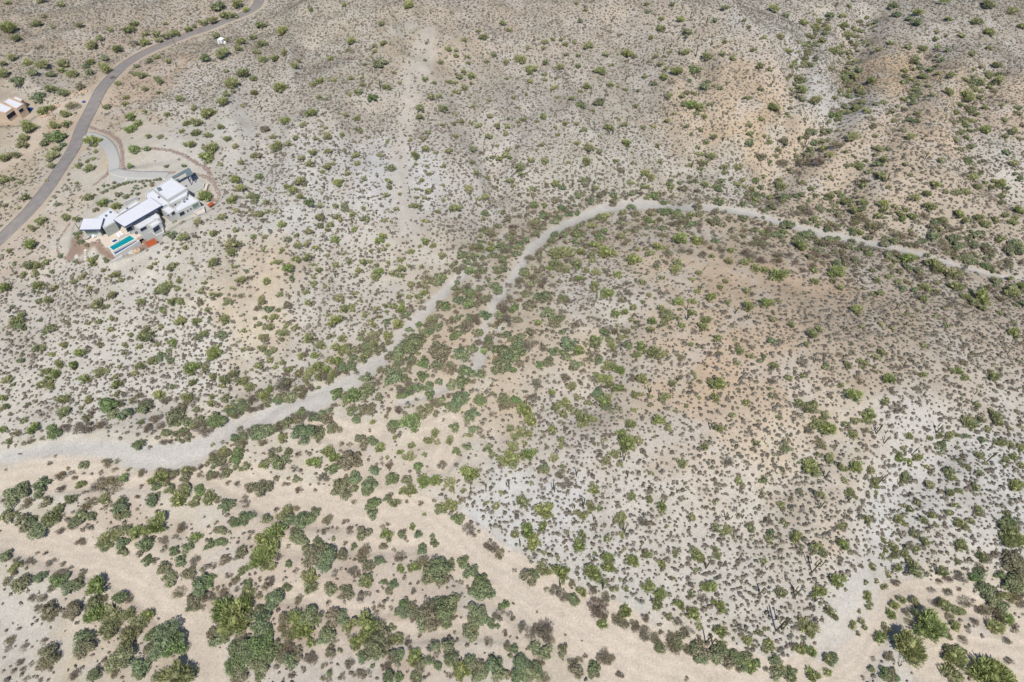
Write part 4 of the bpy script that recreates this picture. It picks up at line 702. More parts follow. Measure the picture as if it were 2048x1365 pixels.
(2, 2): """P 100 560 66 150 640 56 1640 350 66 140 920 62 930 830 72 1170 640 56 1040 45 44 535 80 52 870 240 44 315 415 30 750 290 48 420 500 46 740 490 56 325 710 38 1200 1320 44 660 1190 42 855 380 44 880 740 46 1870 495 32 270 1345 74
O 90 730 72 20 770 40 100 820 28 15 850 50 20 980 50 70 930 44 350 530 46 410 590 46 470 540 38 520 585 44 540 620 40 620 630 56 560 680 34 370 200 0 760 200 48 700 150 34 800 210 44 680 270 30 780 350 44 480 370 46 1180 100 72 1100 100 44 1000 110 44 800 40 38 670 20 60 940 670 52 900 800 56 1010 800 40 810 910 44 750 960 44 1250 700 36 1220 450 52 1110 450 30 980 430 36 1050 300 52 1430 30 28 1820 80 44 1910 130 34 1630 450 44 1440 250 24 1770 600 34 1540 850 38 1350 980 44 960 1250 40 1950 815 34 1820 1120 40 1660 700 44 1800 1120 26 1110 1055 24 80 1280 58 640 1320 48 700 1340 30 260 1030 50 390 790 32 390 845 30 340 940 40 640 1150 30 1810 180 28 1400 520 26 1100 1270 40 860 990 28 840 540 26 720 800 26 770 450 40 1280 350 38 150 1140 24 520 460 34 400 1010 26 1620 1290 20 1030 430 22 1470 290 20 1310 560 20 980 560 26 1500 460 20 1100 520 20
G 30 90 70 60 30 60 300 170 52 430 130 48 510 200 56 450 30 70 20 470 50 340 90 44 590 30 26 220 190 38 690 400 48 260 1010 40 10 240 34 930 30 44 1240 440 40 2010 130 28 410 100 40 1990 160 30 60 170 40
B 130 40 56 250 60 42 430 290 46 540 320 24 200 340 50 570 250 30 490 220 50 620 160 34 590 150 26 820 110 26 890 95 22 680 100 34 750 100 28 620 100 28 180 460 46 120 450 28 210 600 20 390 655 30 740 860 20 560 1000 22 515 975 18 250 1180 24 400 1070 50 430 1140 50 590 560 32 700 390 30 820 640 0 1140 770 20 1070 830 20 1340 130 38 1580 100 34 1530 50 24 1700 270 0 1430 350 28 250 760 30 440 700 20 770 760 30 650 820 24 1040 880 30 1350 1260 30 1220 1260 26 1560 1200 28 1730 970 44 1900 740 34 1870 980 26 300 1080 22 20 500 30 240 540 18 960 290 36 660 310 32 120 160 22 40 200 26 1660 100 24 690 890 30 1640 1050 24 1100 1220 26 800 580 24 280 860 26 1640 60 20 1810 30 26 1920 50 30 870 90 0
S 235 60 70 0 1100 420 66 2 1325 325 56 2 1560 220 36 1 1920 400 46 1 1585 710 66 2 895 960 72 1 515 1085 66 1 815 1140 62 0 925 1090 46 1 340 1210 80 1 570 1335 90 2 500 1340 30 0 1320 1220 44 0 2045 1070 30 0""",
(3, 2): """P 690 430 66 980 310 62 810 580 54 480 710 62 335 1000 66 700 1010 60 1990 1160 58 1240 270 32 1200 940 40 1060 940 42 1530 240 38
O 45 190 42 300 25 32 650 190 38 590 360 30 460 210 30 290 280 30 165 300 30 780 180 30 910 90 36 870 130 34 1240 40 28 740 160 30 1810 280 56 1580 300 36 1480 240 34 800 640 48 700 640 38 620 670 34 680 750 46 450 600 44 400 670 52 340 680 34 330 530 62 250 500 44 370 510 40 1810 590 58 1840 660 44 1710 630 36 1620 660 60 1600 640 50 1760 710 30 1130 770 38 500 940 46 400 920 30 600 1020 40 820 1040 40 850 1120 40 1130 980 34 1050 910 32 1680 520 34 1460 750 40 1520 750 30 1380 760 32 1300 790 34 1880 820 46 1940 830 40 1830 810 34 1960 920 38 1900 950 34 1700 920 44 2030 1000 30 1470 1090 40 1430 1060 34 1600 1010 30 1670 1170 38 1700 1060 34 1460 1220 40 1500 1320 34 1200 1290 30 1080 1110 30 870 1220 26 420 1240 50 660 1220 44 140 810 28 610 1120 34 920 490 34 860 1160 34 1080 860 26 30 440 28 1140 1345 34 1090 1320 26 2030 860 38 2020 690 30 730 940 20 700 1250 20 1370 900 22 1350 860 22 1270 1010 24 1740 980 20 90 620 26 850 210 20 10 380 20 1690 1345 30 1920 1300 0 1540 1200 30 1260 1180 0 950 470 24 1360 770 22 750 210 24 1900 1010 20 1930 700 26
G 930 100 30 30 0 40 1650 650 48 1400 870 26 1530 960 24 1720 790 32 1450 780 28 210 30 0 470 190 28 1450 690 22 2000 570 26 1590 760 26
B 280 180 38 450 110 30 570 110 30 670 90 28 1640 110 30 720 290 28 860 250 26 750 320 34 470 310 26 410 830 56 330 730 46 530 850 28 110 10 34 1860 360 34 990 405 26 1050 210 34 1160 250 32 1280 200 26 1160 160 32 1060 140 24 1040 545 46 1250 700 26 1190 800 24 1230 800 18 270 530 40 920 480 0 510 450 24 500 320 20 780 720 34 590 800 0 120 1050 30 180 1260 30 1540 370 24 1800 480 22 1470 340 24 1600 480 22 1210 390 44 1270 360 34 760 200 30 660 20 24 830 40 22 40 320 36 1690 360 24 1500 130 0 1410 180 26 1560 170 30 1440 60 24 1220 390 0 1430 880 20 750 1280 24 1560 940 22 800 1350 0 1150 1230 26 400 390 30 1380 20 30 1780 240 26 2020 20 24 1930 190 20 1850 225 24 1860 120 26
S 1742 975 140 1 1342 740 104 1 865 745 108 2 928 822 76 1 880 1148 108 1 1148 915 84 1 1640 515 56 1 970 690 40 1 940 740 34 1 940 582 24 1 1545 575 34 1 1980 155 52 1 415 1340 80 2 455 1095 68 2 645 1285 56 1 1915 105 34 1 1085 200 50 0 370 170 40 1 1650 430 44 0 1995 390 22 1 15 1065 30 0 1860 150 0 0""",
(0, 3): """P 785 590 80 745 620 60 760 850 86 1240 100 90 1090 170 64 1570 205 46 1190 820 48 1820 800 130 1870 880 130 1160 840 40 1960 740 80
O 420 40 66 870 190 74 820 240 60 940 190 60 1420 1310 110 1380 1320 80 900 830 80 880 950 90 1020 830 60 1110 900 70 1980 640 60 1940 480 44 140 430 44 100 470 40 1300 1300 60 1010 1010 90 1500 1270 40 1560 1280 30 1820 900 90
G 200 90 80 330 130 90 400 50 60 60 30 70 640 30 60 720 30 50 590 90 66 980 260 66 980 320 46 1170 250 70 1180 390 50 1150 300 50 1310 450 70 1350 550 64 1510 490 60 1440 400 56 1390 320 46 1500 290 48 1600 600 90 1570 700 90 1540 760 60 1660 560 60 1920 330 64 1790 380 52 1680 270 46 1770 240 44 1770 150 44 180 570 80 320 530 50 500 540 50 560 620 66 620 580 56 760 720 70 580 800 84 450 560 60 400 790 76 950 690 72 1320 1040 130 1380 1060 110 1230 1120 90 980 1160 100 900 1220 80 700 1060 80 640 1010 80 1120 1250 80 740 1320 60 1120 1310 60 660 1100 70 1240 980 70 1690 990 60 1760 1020 80 1880 1240 90 1960 1130 90 1900 1300 80 1970 860 70 1970 580 44 2030 370 40 1940 60 60 2000 30 50 1880 100 50 850 280 50 1000 150 60 380 1160 90 240 80 60 40 350 56 60 380 30 1410 30 0 940 30 44 1010 20 44 1260 1330 50 1870 1090 70 2000 1200 80 1750 950 60
B 480 160 36 640 250 40 580 120 46 700 120 30 360 335 26 300 340 18 410 410 38 500 420 28 570 450 22 655 485 38 270 420 22 470 510 50 410 620 40 330 690 44 250 700 38 290 780 36 370 840 40 420 850 44 820 700 38 1030 700 38 1460 140 48 1310 240 36 1400 215 26 1730 90 22 1720 140 20 1670 125 20 1680 180 14 1850 60 26 1560 400 44 1250 400 30 1120 330 34 1110 340 30 1700 430 32 1620 460 34 1430 650 50 1690 690 42 1740 620 24 1790 650 44 1880 560 44 1830 510 30 1630 770 26 1990 220 20 2010 170 30 70 1030 44 60 1100 30 180 1100 34 340 1050 30 150 1215 36 250 1220 22 180 1270 30 100 1280 28 300 1260 26 350 1250 40 400 1190 50 210 1345 26 600 1310 50 20 1280 16 1000 980 60 1060 960 50 1900 620 24 60 560 40 110 500 34 220 400 40 130 400 34 320 1355 22 920 1300 40 1730 520 20 760 700 40 1930 1000 50""",
(1, 3): """P 150 160 80 60 230 80 30 380 90 1050 190 58 1250 125 32 1152 460 34 890 930 80 870 870 70 820 1040 60 1270 1160 62 340 930 90 400 940 70 440 1050 40 330 850 70 1650 1270 70 1620 1320 50 1270 440 44 100 300 80 1250 1200 40
O 430 600 70 410 500 50 440 540 60 250 10 60 560 200 0 880 570 60 1090 1020 50 1150 1010 48 1240 450 40 740 910 60 50 420 60 200 60 60 120 440 40 870 1000 60 300 960 60 1350 30 20 580 370 60 1740 930 60 800 1080 44
G 75 60 48 260 60 70 370 60 80 440 50 60 480 10 50 330 190 60 350 230 60 480 350 100 540 380 90 590 380 70 690 360 54 550 310 60 500 270 60 400 300 50 850 190 72 980 390 50 900 430 52 850 400 44 870 560 60 1030 570 36 1100 590 44 1060 640 40 590 610 64 730 640 66 720 680 60 140 710 84 20 680 30 250 610 42 260 420 38 1480 460 100 1400 500 80 1540 430 60 1450 550 50 1500 540 50 1660 400 60 1720 480 64 1800 580 84 1830 630 80 1760 650 60 1500 790 100 1400 840 100 1330 870 80 1550 740 80 1440 730 60 1180 800 70 1190 740 50 1250 820 60 1420 930 44 1520 910 50 1760 810 84 1740 880 84 1830 870 60 1720 1000 60 1700 950 60 1550 1080 64 1570 1160 64 1540 1190 50 1450 1230 42 1430 1080 44 420 830 90 450 860 80 240 860 60 560 970 74 620 860 76 560 1020 60 680 850 60 40 880 90 30 1080 100 90 1130 90 60 1230 80 30 1310 50 270 1180 80 200 1180 60 330 1160 60 600 1120 48 670 1115 28 960 1090 100 1010 1050 80 920 1140 70 1010 950 60 1080 940 40 860 1170 60 1120 1170 60 1150 1140 50 1330 1200 60 1380 1190 40 1300 1230 60 1700 1190 56 1790 1230 60 1880 1240 70 1930 1250 80 1950 1310 80 1810 1300 60 1760 1320 60 2010 1090 40 2030 1150 26 2020 1320 40 1330 280 40 1330 320 36 1410 210 34 1430 260 38 1300 180 44 1160 180 40 940 1240 26 590 1290 32 1290 1330 50 1260 1350 40 1060 1345 60 1140 1340 50 490 230 36 620 220 24 20 800 60 90 960 50 780 285 36 1010 280 40 2000 740 40 1960 760 32 1930 920 26 1620 60 50 1600 50 40 40 970 60 150 1090 60 920 20 50 960 1000 50 1390 480 50 1880 900 40
B 570 85 54 540 150 26 710 85 34 740 155 36 650 130 16 800 115 18 715 255 24 1010 120 20 1060 105 24 1190 210 26 1180 160 30 1210 240 14 1100 315 20 870 330 70 1150 370 44 1320 420 46 1340 400 40 1700 145 50 1870 270 50 1900 300 50 1960 350 50 1740 190 30 1300 570 16 1260 650 32 1590 600 14 620 500 32 320 475 24 770 490 48 800 510 36 840 690 46 575 740 32 330 710 36 350 690 28 960 815 24 940 770 24 985 750 28 1015 775 22 1075 780 20 1310 995 22 1590 975 20 1860 1050 36 1990 970 30 1940 830 50 2030 850 34 1210 1040 36 1100 1180 60 1050 1250 44 1030 1240 34 600 1150 40 440 1190 52 440 1170 44 380 1270 26 270 1320 22 540 1340 30 580 1350 26 540 1240 30 600 1215 14 750 1230 44 820 1300 40 880 1310 40 780 1310 24 700 1320 30 1540 1310 24 1380 1310 22 1640 570 24 1690 610 24 100 560 50 80 600 40 30 540 20 220 920 50 230 1020 60 270 1100 50 220 1110 46 400 950 20 60 980 50 1300 850 60 1500 850 60 1450 880 50 1240 780 50 300 160 36 330 130 30 180 380 34 260 280 22 740 990 24 640 1030 26 1020 1150 40 480 1040 20 1440 1150 24 1560 850 40 1210 1280 14 1640 670 20 1750 1260 40 1440 800 40 900 660 24 680 460 16""",
(2, 3): """P 110 150 66 170 230 62 160 290 44 395 480 74 620 500 88 730 900 48 560 640 44 770 370 52 770 440 52 540 270 54 240 120 42 1580 620 60 1650 760 60 1450 830 60 1340 740 46 1660 960 52 1180 660 50 1090 610 56 1900 1230 60 1490 360 50 910 790 50 970 400 56 1920 1270 40
O 20 190 44 250 20 56 250 450 60 265 480 50 510 10 24 570 30 44 565 190 44 860 70 60 870 50 44 760 220 34 1080 340 46 1300 340 36 1200 430 36 1460 320 36 1510 380 40 1640 130 34 1730 155 46 1630 300 32 1640 360 36 1440 55 34 1440 670 34 1250 840 38 1290 545 30 820 630 40 910 625 32 1150 770 32 1160 730 50 1880 1040 44 1970 960 32 1670 1060 38 1500 920 30 2030 1060 24 2030 940 20 1470 475 22 260 330 20 370 380 22 890 820 52 900 305 24 880 190 30 750 560 26 1670 990 40 1690 170 30 1200 5 34 1110 235 16 2010 400 30 2030 1110 34 1660 740 30 420 540 40 1240 120 20 860 550 20 660 340 18
G 140 530 72 180 500 50 200 1110 60 270 1130 60 160 1080 44 400 1100 44 500 1210 44 510 1270 66 660 1260 66 650 1300 50 90 1240 90 130 1280 90 60 1320 80 200 1290 70 1190 1100 60 1340 1010 50 1490 1120 80 1500 1160 70 1650 1130 76 1630 1170 60 1790 1180 60 1850 1210 66 1380 980 40 10 860 24 15 1090 36 490 690 50 510 720 50 1890 1170 60 760 1190 50 10 740 16 400 1170 24 1480 1080 60 20 1100 40 1740 1200 60 1310 1060 60 1960 1220 44 1680 1090 50
B 240 970 84 150 980 50 270 930 60 190 950 50 310 1040 36 90 920 44 70 940 30 680 750 76 740 810 60 680 800 60 760 690 44 870 880 60 910 910 40 840 860 40 990 900 44 1000 940 44 1060 990 44 1080 960 50 1160 1030 50 1080 1030 30 1270 1010 44 1290 1090 60 1280 1040 50 1410 1130 44 1400 1100 36 1330 890 44 1060 850 44 350 640 50 400 680 50 450 700 40 590 1160 26 740 1170 66 780 1200 50 860 1310 34 850 1300 26 200 810 14 1410 960 50 1530 700 40 430 990 14 1400 1340 24 280 630 26 490 590 40 1700 1080 34 1750 1160 44 1720 1210 44 650 640 44 20 475 20 145 370 22 1940 1080 24 2030 1270 30 1050 75 44 1060 90 34 1610 0 0 1830 1240 50 250 1330 50 10 1290 30 540 1200 30 1140 100 24 960 1290 0 1890 1120 30 230 1200 40 460 1010 0 560 1040 12 1500 1010 26
S 1550 460 100 1 1980 665 80 1 1548 1060 90 2 725 625 60 2 385 610 46 0 652 395 42 0 900 175 72 1 1710 70 60 3 1840 55 40 1 652 75 46 0 65 280 50 0 1115 715 30 1 1065 235 26 0 1600 1060 50 1 2035 470 30 0""",
(3, 3): """P 1140 1060 150 1150 1100 100 1290 900 130 1230 860 70 1800 1320 150 1880 1330 110 800 680 40 900 1010 56 1010 750 40 985 820 44 1830 930 60 1900 860 60 225 210 52 600 265 50 560 550 66 480 1290 34 370 1310 60 250 1110 50 340 1120 56 410 660 60 1710 1230 44 1830 700 0 10 1050 34 1960 200 90 1480 1150 90
O 125 95 34 790 70 42 575 125 34 1550 100 60 1430 90 0 1540 270 56 1180 480 66 1390 490 50 1030 450 44 840 440 40 970 500 32 940 610 34 1000 270 40 1020 310 38 1110 350 46 1180 300 36 1260 240 44 1250 80 40 1160 175 34 930 225 34 940 310 30 920 360 30 1070 700 40 1180 720 42 1200 200 22 1355 115 24 1310 25 38 1450 15 32 1680 10 40 1060 70 50 330 930 70 510 810 60 1510 1200 60 100 660 52 390 300 56 440 340 40 180 1330 60 1400 740 60 1450 770 50 1530 800 50 1510 920 46 800 700 26 820 740 24 780 570 26 870 560 26 770 930 26 690 920 36 720 980 22 730 800 20 680 890 26 740 880 30 1450 1320 80 1500 1300 70 610 110 26 1940 130 90 1910 230 60 1720 360 50 1460 1010 30 1510 400 34 1620 80 30 290 890 50 1850 1280 80 800 770 26 950 940 36 930 900 20 1000 360 30 1130 420 30 1160 440 40 1900 690 60 30 1100 30 80 1240 50 480 1180 50 1910 20 36
G 1770 660 70 1720 620 60 1800 700 60 1990 440 100 2010 520 80 1960 370 80 940 1290 60 980 1320 60 1000 1330 50 60 1290 60 70 1200 60 1540 1130 60 1940 90 60 510 1210 46 530 1160 44 1650 530 50 1710 500 60 1860 510 50 1880 750 60 1030 1330 34 1100 320 26 840 1260 34 1950 580 80 190 1290 50 2030 600 60 1470 1120 60 60 1180 50
B 1580 730 48 1560 1030 38 1655 890 36 1600 940 32 1910 1040 36 1930 1200 36 1440 655 40 1550 530 50 1450 550 40 1370 570 34 1820 355 40 1740 380 44 1310 630 30 1460 850 38 1540 800 34 1350 740 44 1750 780 50 1730 810 40 1840 830 60 1980 950 34 970 1170 40 1430 950 20 1330 1030 28 1130 810 38 1090 800 26 1130 890 30 1800 740 50 1950 760 0 1650 720 22 1530 620 26 1990 700 60 2030 740 40 2010 650 50 1620 400 26 1700 440 40 740 440 24 700 490 0 845 1180 20 770 290 0 90 190 28 760 1330 20 1030 570 38 1690 790 36 1870 770 40 1960 900 40 80 1110 22 1500 640 0 1310 480 18 570 430 22 700 340 26 600 1200 0
S 350 490 140 2 215 680 86 1 62 960 176 3 95 380 42 1 375 725 52 1 1050 1240 30 1"""}

# ---------------------------------------------------------------- plants
def quads_from(c, u, v):
    """leaf quads centred c with half vectors u, v"""
    V=np.stack([c-u-v*.5,c+u*.9-v,c+u+v*.5,c-u*.9+v],1).reshape(-1,3); F=np.arange(len(c)*4).reshape(-1,4); return V,F
def unit(a): return a/(np.linalg.norm(a,axis=1,keepdims=True)+1e-9)
def core(r, rad, hgt, zc, n=9, rings=4):
    V=[];
    for i in range(rings+1):
        ph=-0.6+ (math.pi/2+.6)*i/rings
        for k in range(n):
            j=r.uniform(.75,1.12); a=6.2832*k/n+ .3*i
            V.append((rad*j*math.cos(ph)*math.cos(a),rad*j*math.cos(ph)*math.sin(a),zc+hgt*j*math.sin(ph)))
    F=[]
    for i in range(rings):
        for k in range(n): F.append((i*n+k,i*n+(k+1)%n,(i+1)*n+(k+1)%n,(i+1)*n+k))
    return np.array(V),np.array(F)
def crown(seed, style, nl):
    """unit-radius crown; z from 0"""
    r=np.random.default_rng(seed); Vs=[];Fs=[]; off=0
    lobes=r.integers(6,11); la=r.uniform(0,6.28,lobes); lr=r.uniform(.3,.78,lobes); ls=r.uniform(.26,.46,lobes)
    lc=np.stack([lr*np.cos(la),lr*np.sin(la),r.uniform(.45,.95,lobes)],1)
    lc=np.vstack([lc,[[0,0,.9]]]); ls=np.append(ls,.55); 
    which=r.integers(0,len(lc),nl); d=unit(r.normal(size=(nl,3))); d[:,2]=np.abs(d[:,2])*.9-.25; d=unit(d)
    rad=ls[which]*r.uniform(.35,1.25,nl)**.7
    c=lc[which]+d*rad[:,None]*np.array([1,1,.8])
    c[:,2]=np.maximum(c[:,2],.06)
    if style=='fountain':      # wispy upright twigs, as on palo verde and creosote
        u=unit((c-np.array([0,0,-.2]))*np.array([1,1,1.1])+r.normal(size=(nl,3))*.4)*r.uniform(.09,.22,nl)[:,None]
        v=unit(np.cross(u,np.array([0,-.5,1])+r.normal(size=(nl,3))*.45))*r.uniform(.022,.045,nl)[:,None]
    elif style=='leafy':
        nn=unit(d*.6+np.array([0,-.3,.8])+r.normal(size=(nl,3))*.55); u=unit(np.cross(nn,r.normal(size=(nl,3))))*r.uniform(.05,.13,nl)[:,None]; v=unit(np.cross(u,nn))*r.uniform(.03,.055,nl)[:,None]
    elif style=='twiggy':
        u=unit(c+r.normal(size=(nl,3))*.5)*r.uniform(.08,.2,nl)[:,None]; v=unit(np.cross(u,r.normal(size=(nl,3))))*r.uniform(.012,.03,nl)[:,None]
    sc=(800/nl)**.42; v=v*sc; u=u*(sc**.5)
    V,F=quads_from(c,u,v); Vs.append(V);Fs.append(F);off=len(V)
    if style!='twiggy':
        for k in range(len(lc)):
            V,F=core(r,ls[k]*.62,ls[k]*.45,-.08,7,3); V=V+lc[k]; V[:,2]=np.maximum(V[:,2],.03); Vs.append(V);Fs.append(F+off);off+=len(V)
    return np.concatenate(Vs),np.concatenate(Fs)
G0=.9
M['palo']=leaf_mat('palo_verde_foliage',[srgb(148,156,100,G0),srgb(160,164,110,G0),srgb(140,154,98,G0),srgb(160,162,112,G0),srgb(140,154,100,G0)],.5,0.34)
M['olive']=leaf_mat('olive_foliage',[srgb(152,156,114,G0),srgb(160,162,114,G0),srgb(146,152,114,G0),srgb(164,162,124,G0),srgb(144,150,106,G0)],.5,0.34)
M['grey']=leaf_mat('grey_green_foliage',[srgb(126,134,102,G0),srgb(112,126,96,G0),srgb(138,140,108,G0),srgb(112,124,90,G0),srgb(132,124,104,G0),srgb(112,130,86,G0),srgb(138,126,108,G0)],.65,0.26)
M['pale']=leaf_mat('feathery_foliage',[srgb(150,166,112,G0),srgb(146,160,116,G0)],.3,.25)
M['dry']=leaf_mat('dry_twigs',[srgb(136,126,110,G0),srgb(124,118,106,G0),srgb(138,132,102,G0),srgb(122,108,98,G0),srgb(132,122,92,G0)],.45,.12)
M['burs']=leaf_mat('bursage_foliage',[srgb(112,107,99,G0),srgb(122,116,102,G0),srgb(102,101,96,G0),srgb(118,106,97,G0),srgb(114,115,94,G0)],.35,.08)
M['bark']=mat('grey_brown_bark',srgb(120,106,88,.5),.9,.2,6,.3)
M['cactus']=mat('saguaro_skin',srgb(116,116,84,.5),.7,.15,3,.2)
M['cactus_old']=mat('dead_cactus_skin',srgb(186,172,140,.55),.8,.15,3,.2)
KIND={ # name, material, style, crown height factor, group, category, noun
 'P':('palo_verde_tree','palo','fountain',.95,'bright palo verde trees across the desert','tree','yellow-green palo verde'),
 'O':('desert_bush','olive','fountain',.9,'larger olive green bushes across the desert','bush','olive bush'),
 'o':('creosote_bush','olive','fountain',.85,'small olive green bushes across the desert','bush','little olive bush'),
 'G':('ironwood_tree','grey','leafy',.9,'grey-green trees along the washes','tree','grey-green tree'),
 'L':('feathery_tree','pale','fountain',1.1,'pale feathery trees','tree','pale feathery tree'),
 'B':('dry_shrub','dry','twiggy',.9,'brown dry shrubs across the desert','shrub','brown dry shrub')}
VAR={}
def variant(kind, hi, k):
    key=(kind,hi,k)
    if key not in VAR:
        nm,mk,st,hf,_,_,_=KIND[kind]
        nl={2:1150,1:480,0:200}[hi]
        if st=='leafy': nl=int(nl*1.25)
        V,F=crown(sum(map(ord,kind))*31+hi*7+k,st,nl); V=V*np.array([1,1,hf])
        VAR[key]=(V,F,mesh_np('crown',V,F,M[mk]))
    return VAR[key]
def trunk_mesh(k):
    key=('trunk',k)
    if key not in VAR:
        r=random.Random(k); mb=MB()
        mb.tube([(0,0,-.15),(.02,.02,.1),(.05*r.uniform(-1,1),.05,.3)],[.07,.06,.05],6)
        for j in range(5):
            a=6.28*j/5+r.uniform(-.3,.3); q=r.uniform(.35,.6)
            mb.tube([(0,0,.08),(.3*q*math.cos(a),.3*q*math.sin(a),.32),(q*math.cos(a),q*math.sin(a),r.uniform(.6,.9))],[.045,.03,.012],5)
        o=mb.build('trunk',M['bark']); VAR[key]=o.data; COL.objects.unlink(o); bpy.data.objects.remove(o)
    return VAR[key]
REG=[(60,60,'beyond the paved road'),(60,150,'beyond the paved road'),(250,60,'beyond the paved road'),(60,250,'near the tan house'),(180,140,'beyond the paved road'),
(320,150,'on the flat inside the road bend'),(90,300,'left of the paved road'),(350,200,'above the concrete driveway'),(300,310,'in the yard above the white house'),(180,380,'between road and white house'),
(470,200,'on the pale slope above the house'),(480,400,'on the slope beside the white house'),(60,480,'below the paved road'),(250,560,'just below the white house'),(650,100,'on the far pale hillside'),
(650,300,'on the hillside past the house'),(700,450,'left of the white scar'),(850,150,'on the bare ridge'),(850,400,'beside the white scar'),(1000,150,'right of the bare ridge'),(1000,330,'right of the white scar'),
(1250,100,'on the far cactus hillside'),(1300,300,'above the grey wash'),(1500,200,'on the far orange spur'),(1650,150,'in the far pale ravine'),(1800,180,'on the far orange hill'),(1950,80,'in the far right corner'),
(1700,300,'in the shady gully'),(1950,300,'on the far right hillside'),(1700,400,'above the grey wash'),(1950,450,'above the grey wash'),(1300,470,'just below the grey wash'),(1550,490,'just below the grey wash'),(1900,560,'just below the grey wash'),
(1000,550,'between the two wash arms'),(1150,540,'on the pale flat under the wash'),(1400,580,'on the orange hilltop'),(1650,600,'on the orange ridge'),(1900,680,'on the right hillside'),(1250,680,'below the orange hilltop'),
(950,650,'in the wash thicket'),(800,760,'in the wash thicket'),(1000,760,'in the wash thicket'),(1400,760,'on the orange slope'),(1700,800,'on the tan right slope'),(1950,880,'on the pale right slope'),(1300,900,'on the pale middle slope'),
(500,560,'by the orange soil patch'),(300,680,'on the pale left slope'),(80,680,'on the pale left slope'),(100,800,'on the pale left slope'),(600,680,'left of the grey wash'),(350,800,'on the bank above the wash'),(600,850,'beside the sandy flat'),
(850,850,'on the open sandy flat'),(1100,860,'on the pale middle slope'),(150,960,'in the upper sandy strip'),(400,980,'in the upper sandy strip'),(150,1020,'in the upper sandy strip'),(700,940,'on the sandy island'),(900,970,'at the foot of the slope'),
(1100,1050,'above the sandy wash'),(1400,1100,'above the sandy wash'),(1600,1000,'on the tan right slope'),(1600,1250,'above the lower sandy wash'),(1850,1050,'on the white right slope'),(2000,1150,'at the right-hand thicket'),
(250,1100,'between the sandy channels'),(80,1180,'on the lower left sand'),(150,1300,'on the lower left sand'),(600,1080,'in the big sandy grove'),(450,1180,'in the big sandy grove'),(600,1280,'in the big sandy grove'),(850,1150,'in the big sandy grove'),
(950,1290,'in the big sandy grove'),(1150,1320,'on the sand of the main wash'),(1350,1290,'on the bank of the main wash'),(1850,1300,'on the lower right sand')]
def region(px,py): return min(REG,key=lambda r:(r[0]-px)**2+((r[1]-py)*1.15)**2)[2]
USED={}
import re
def nwords(s): return len(re.findall(r'\w+',s))
REG+=[(250,370,'in the garden above the house'),(300,370,'in the garden above the house'),(160,480,'left of the house terrace'),(355,440,'below the right wing')]
def place_label(desc, px, py):
    # the place in the photo, in per cent from its left and top edges
    a,b=px/20.48,py/13.65
    for q in (0,1):
        lab=f"{desc} {region(px,py)}, {round(a,q):g}% across and {round(b,q):g}% down"
        if nwords(lab)>16: lab=lab.replace('% across and ','% across, ')
        while nwords(lab)>16: lab=lab.split(' ',1)[1]
        if lab not in USED: USED[lab]=1; return lab
    i=2
    lab=f"{desc} {region(px,py)}, {a:.2f}% across and {b:.2f}% down"
    while nwords(lab)>16: lab=lab.split(' ',1)[1]
    USED[lab]=1; return lab
PL=[]; SAG=[]
for (i,j),txt in SURVEY.items():
    X0=512*i; Y0=(0,341,682,1023)[j]
    for ln in txt.split('\n'):
        tk=ln.split(); k=tk[0]; n=4 if k=='S' else 3; v=list(map(int,tk[1:]))
        for q in range(0,len(v)-n+1,n):
            x,y,rr=v[q:q+3]
            if rr<=0: continue
            px,py=X0+x/4,Y0+y/4
            if k=='S': SAG.append((px,py,rr/4,v[q+3]))
            else: PL.append((('o' if k=='O' and rr<32 else k),px,py,rr/4))
PL=[p for p in PL if not (p[1]>2060)]
_r=random.Random(5)
def brush(P, n, lo, hi, kinds):
    L=smooth_line(P,1.0); T=np.gradient(L,axis=0); T/=np.linalg.norm(T,axis=1)[:,None]
    for _ in range(n):
        i=_r.randrange(len(L)); s=_r.choice((-1,1))*(lo+(hi-lo)*_r.random()**1.6); x=L[i][0]-T[i][1]*s; y=L[i][1]+T[i][0]*s
        a,b,d=project(x,y,float(height(np.array([x]),np.array([y]))[0])); k=_r.choice(kinds); R=_r.uniform(.35,1.25)*(1.2 if k=='G' else 1)
        if -10<a<2058 and -10<b<1375: PL.append((k,float(a),float(b),float(R*FPX/d)))
brush(W_GREY[1][0],760,2.6,17,'BBBGGoG'); brush(W_GREY[0][0][:13],380,3,9,'BBGGo'); brush(W_GREY[2][0],60,2,8,'BBG'); brush(W_GREY[4][0],70,1.6,7,'BBG'); brush(W_GREY[3][0],50,2,7,'BG')
for _ in range(900):
    x=_r.uniform(-290,290); y=_r.uniform(30,345); z=float(height(np.array([x]),np.array([y]))[0]); a,b,d=project(x,y,z); u=np.array([x]); v=np.array([y])
    if (a<-8 or a>2056 or b<-8 or b>1373) and -380<a<2430 and dist_line(u,v,ROAD)[0]>5 and min(dist_line(u,v,*W_SAND[0])[0],dist_line(u,v,*W_GREY[0])[0])>1:
        PL.append((_r.choice('ooB'),float(a),float(b),min(_r.uniform(.5,1.1)*FPX/d,5.0)))
for k,(P,a,wd) in enumerate(GUL): brush(P,int(95*a/2) if k in (0,1,7,12) else 14,0,wd*.8,'BGGooG')

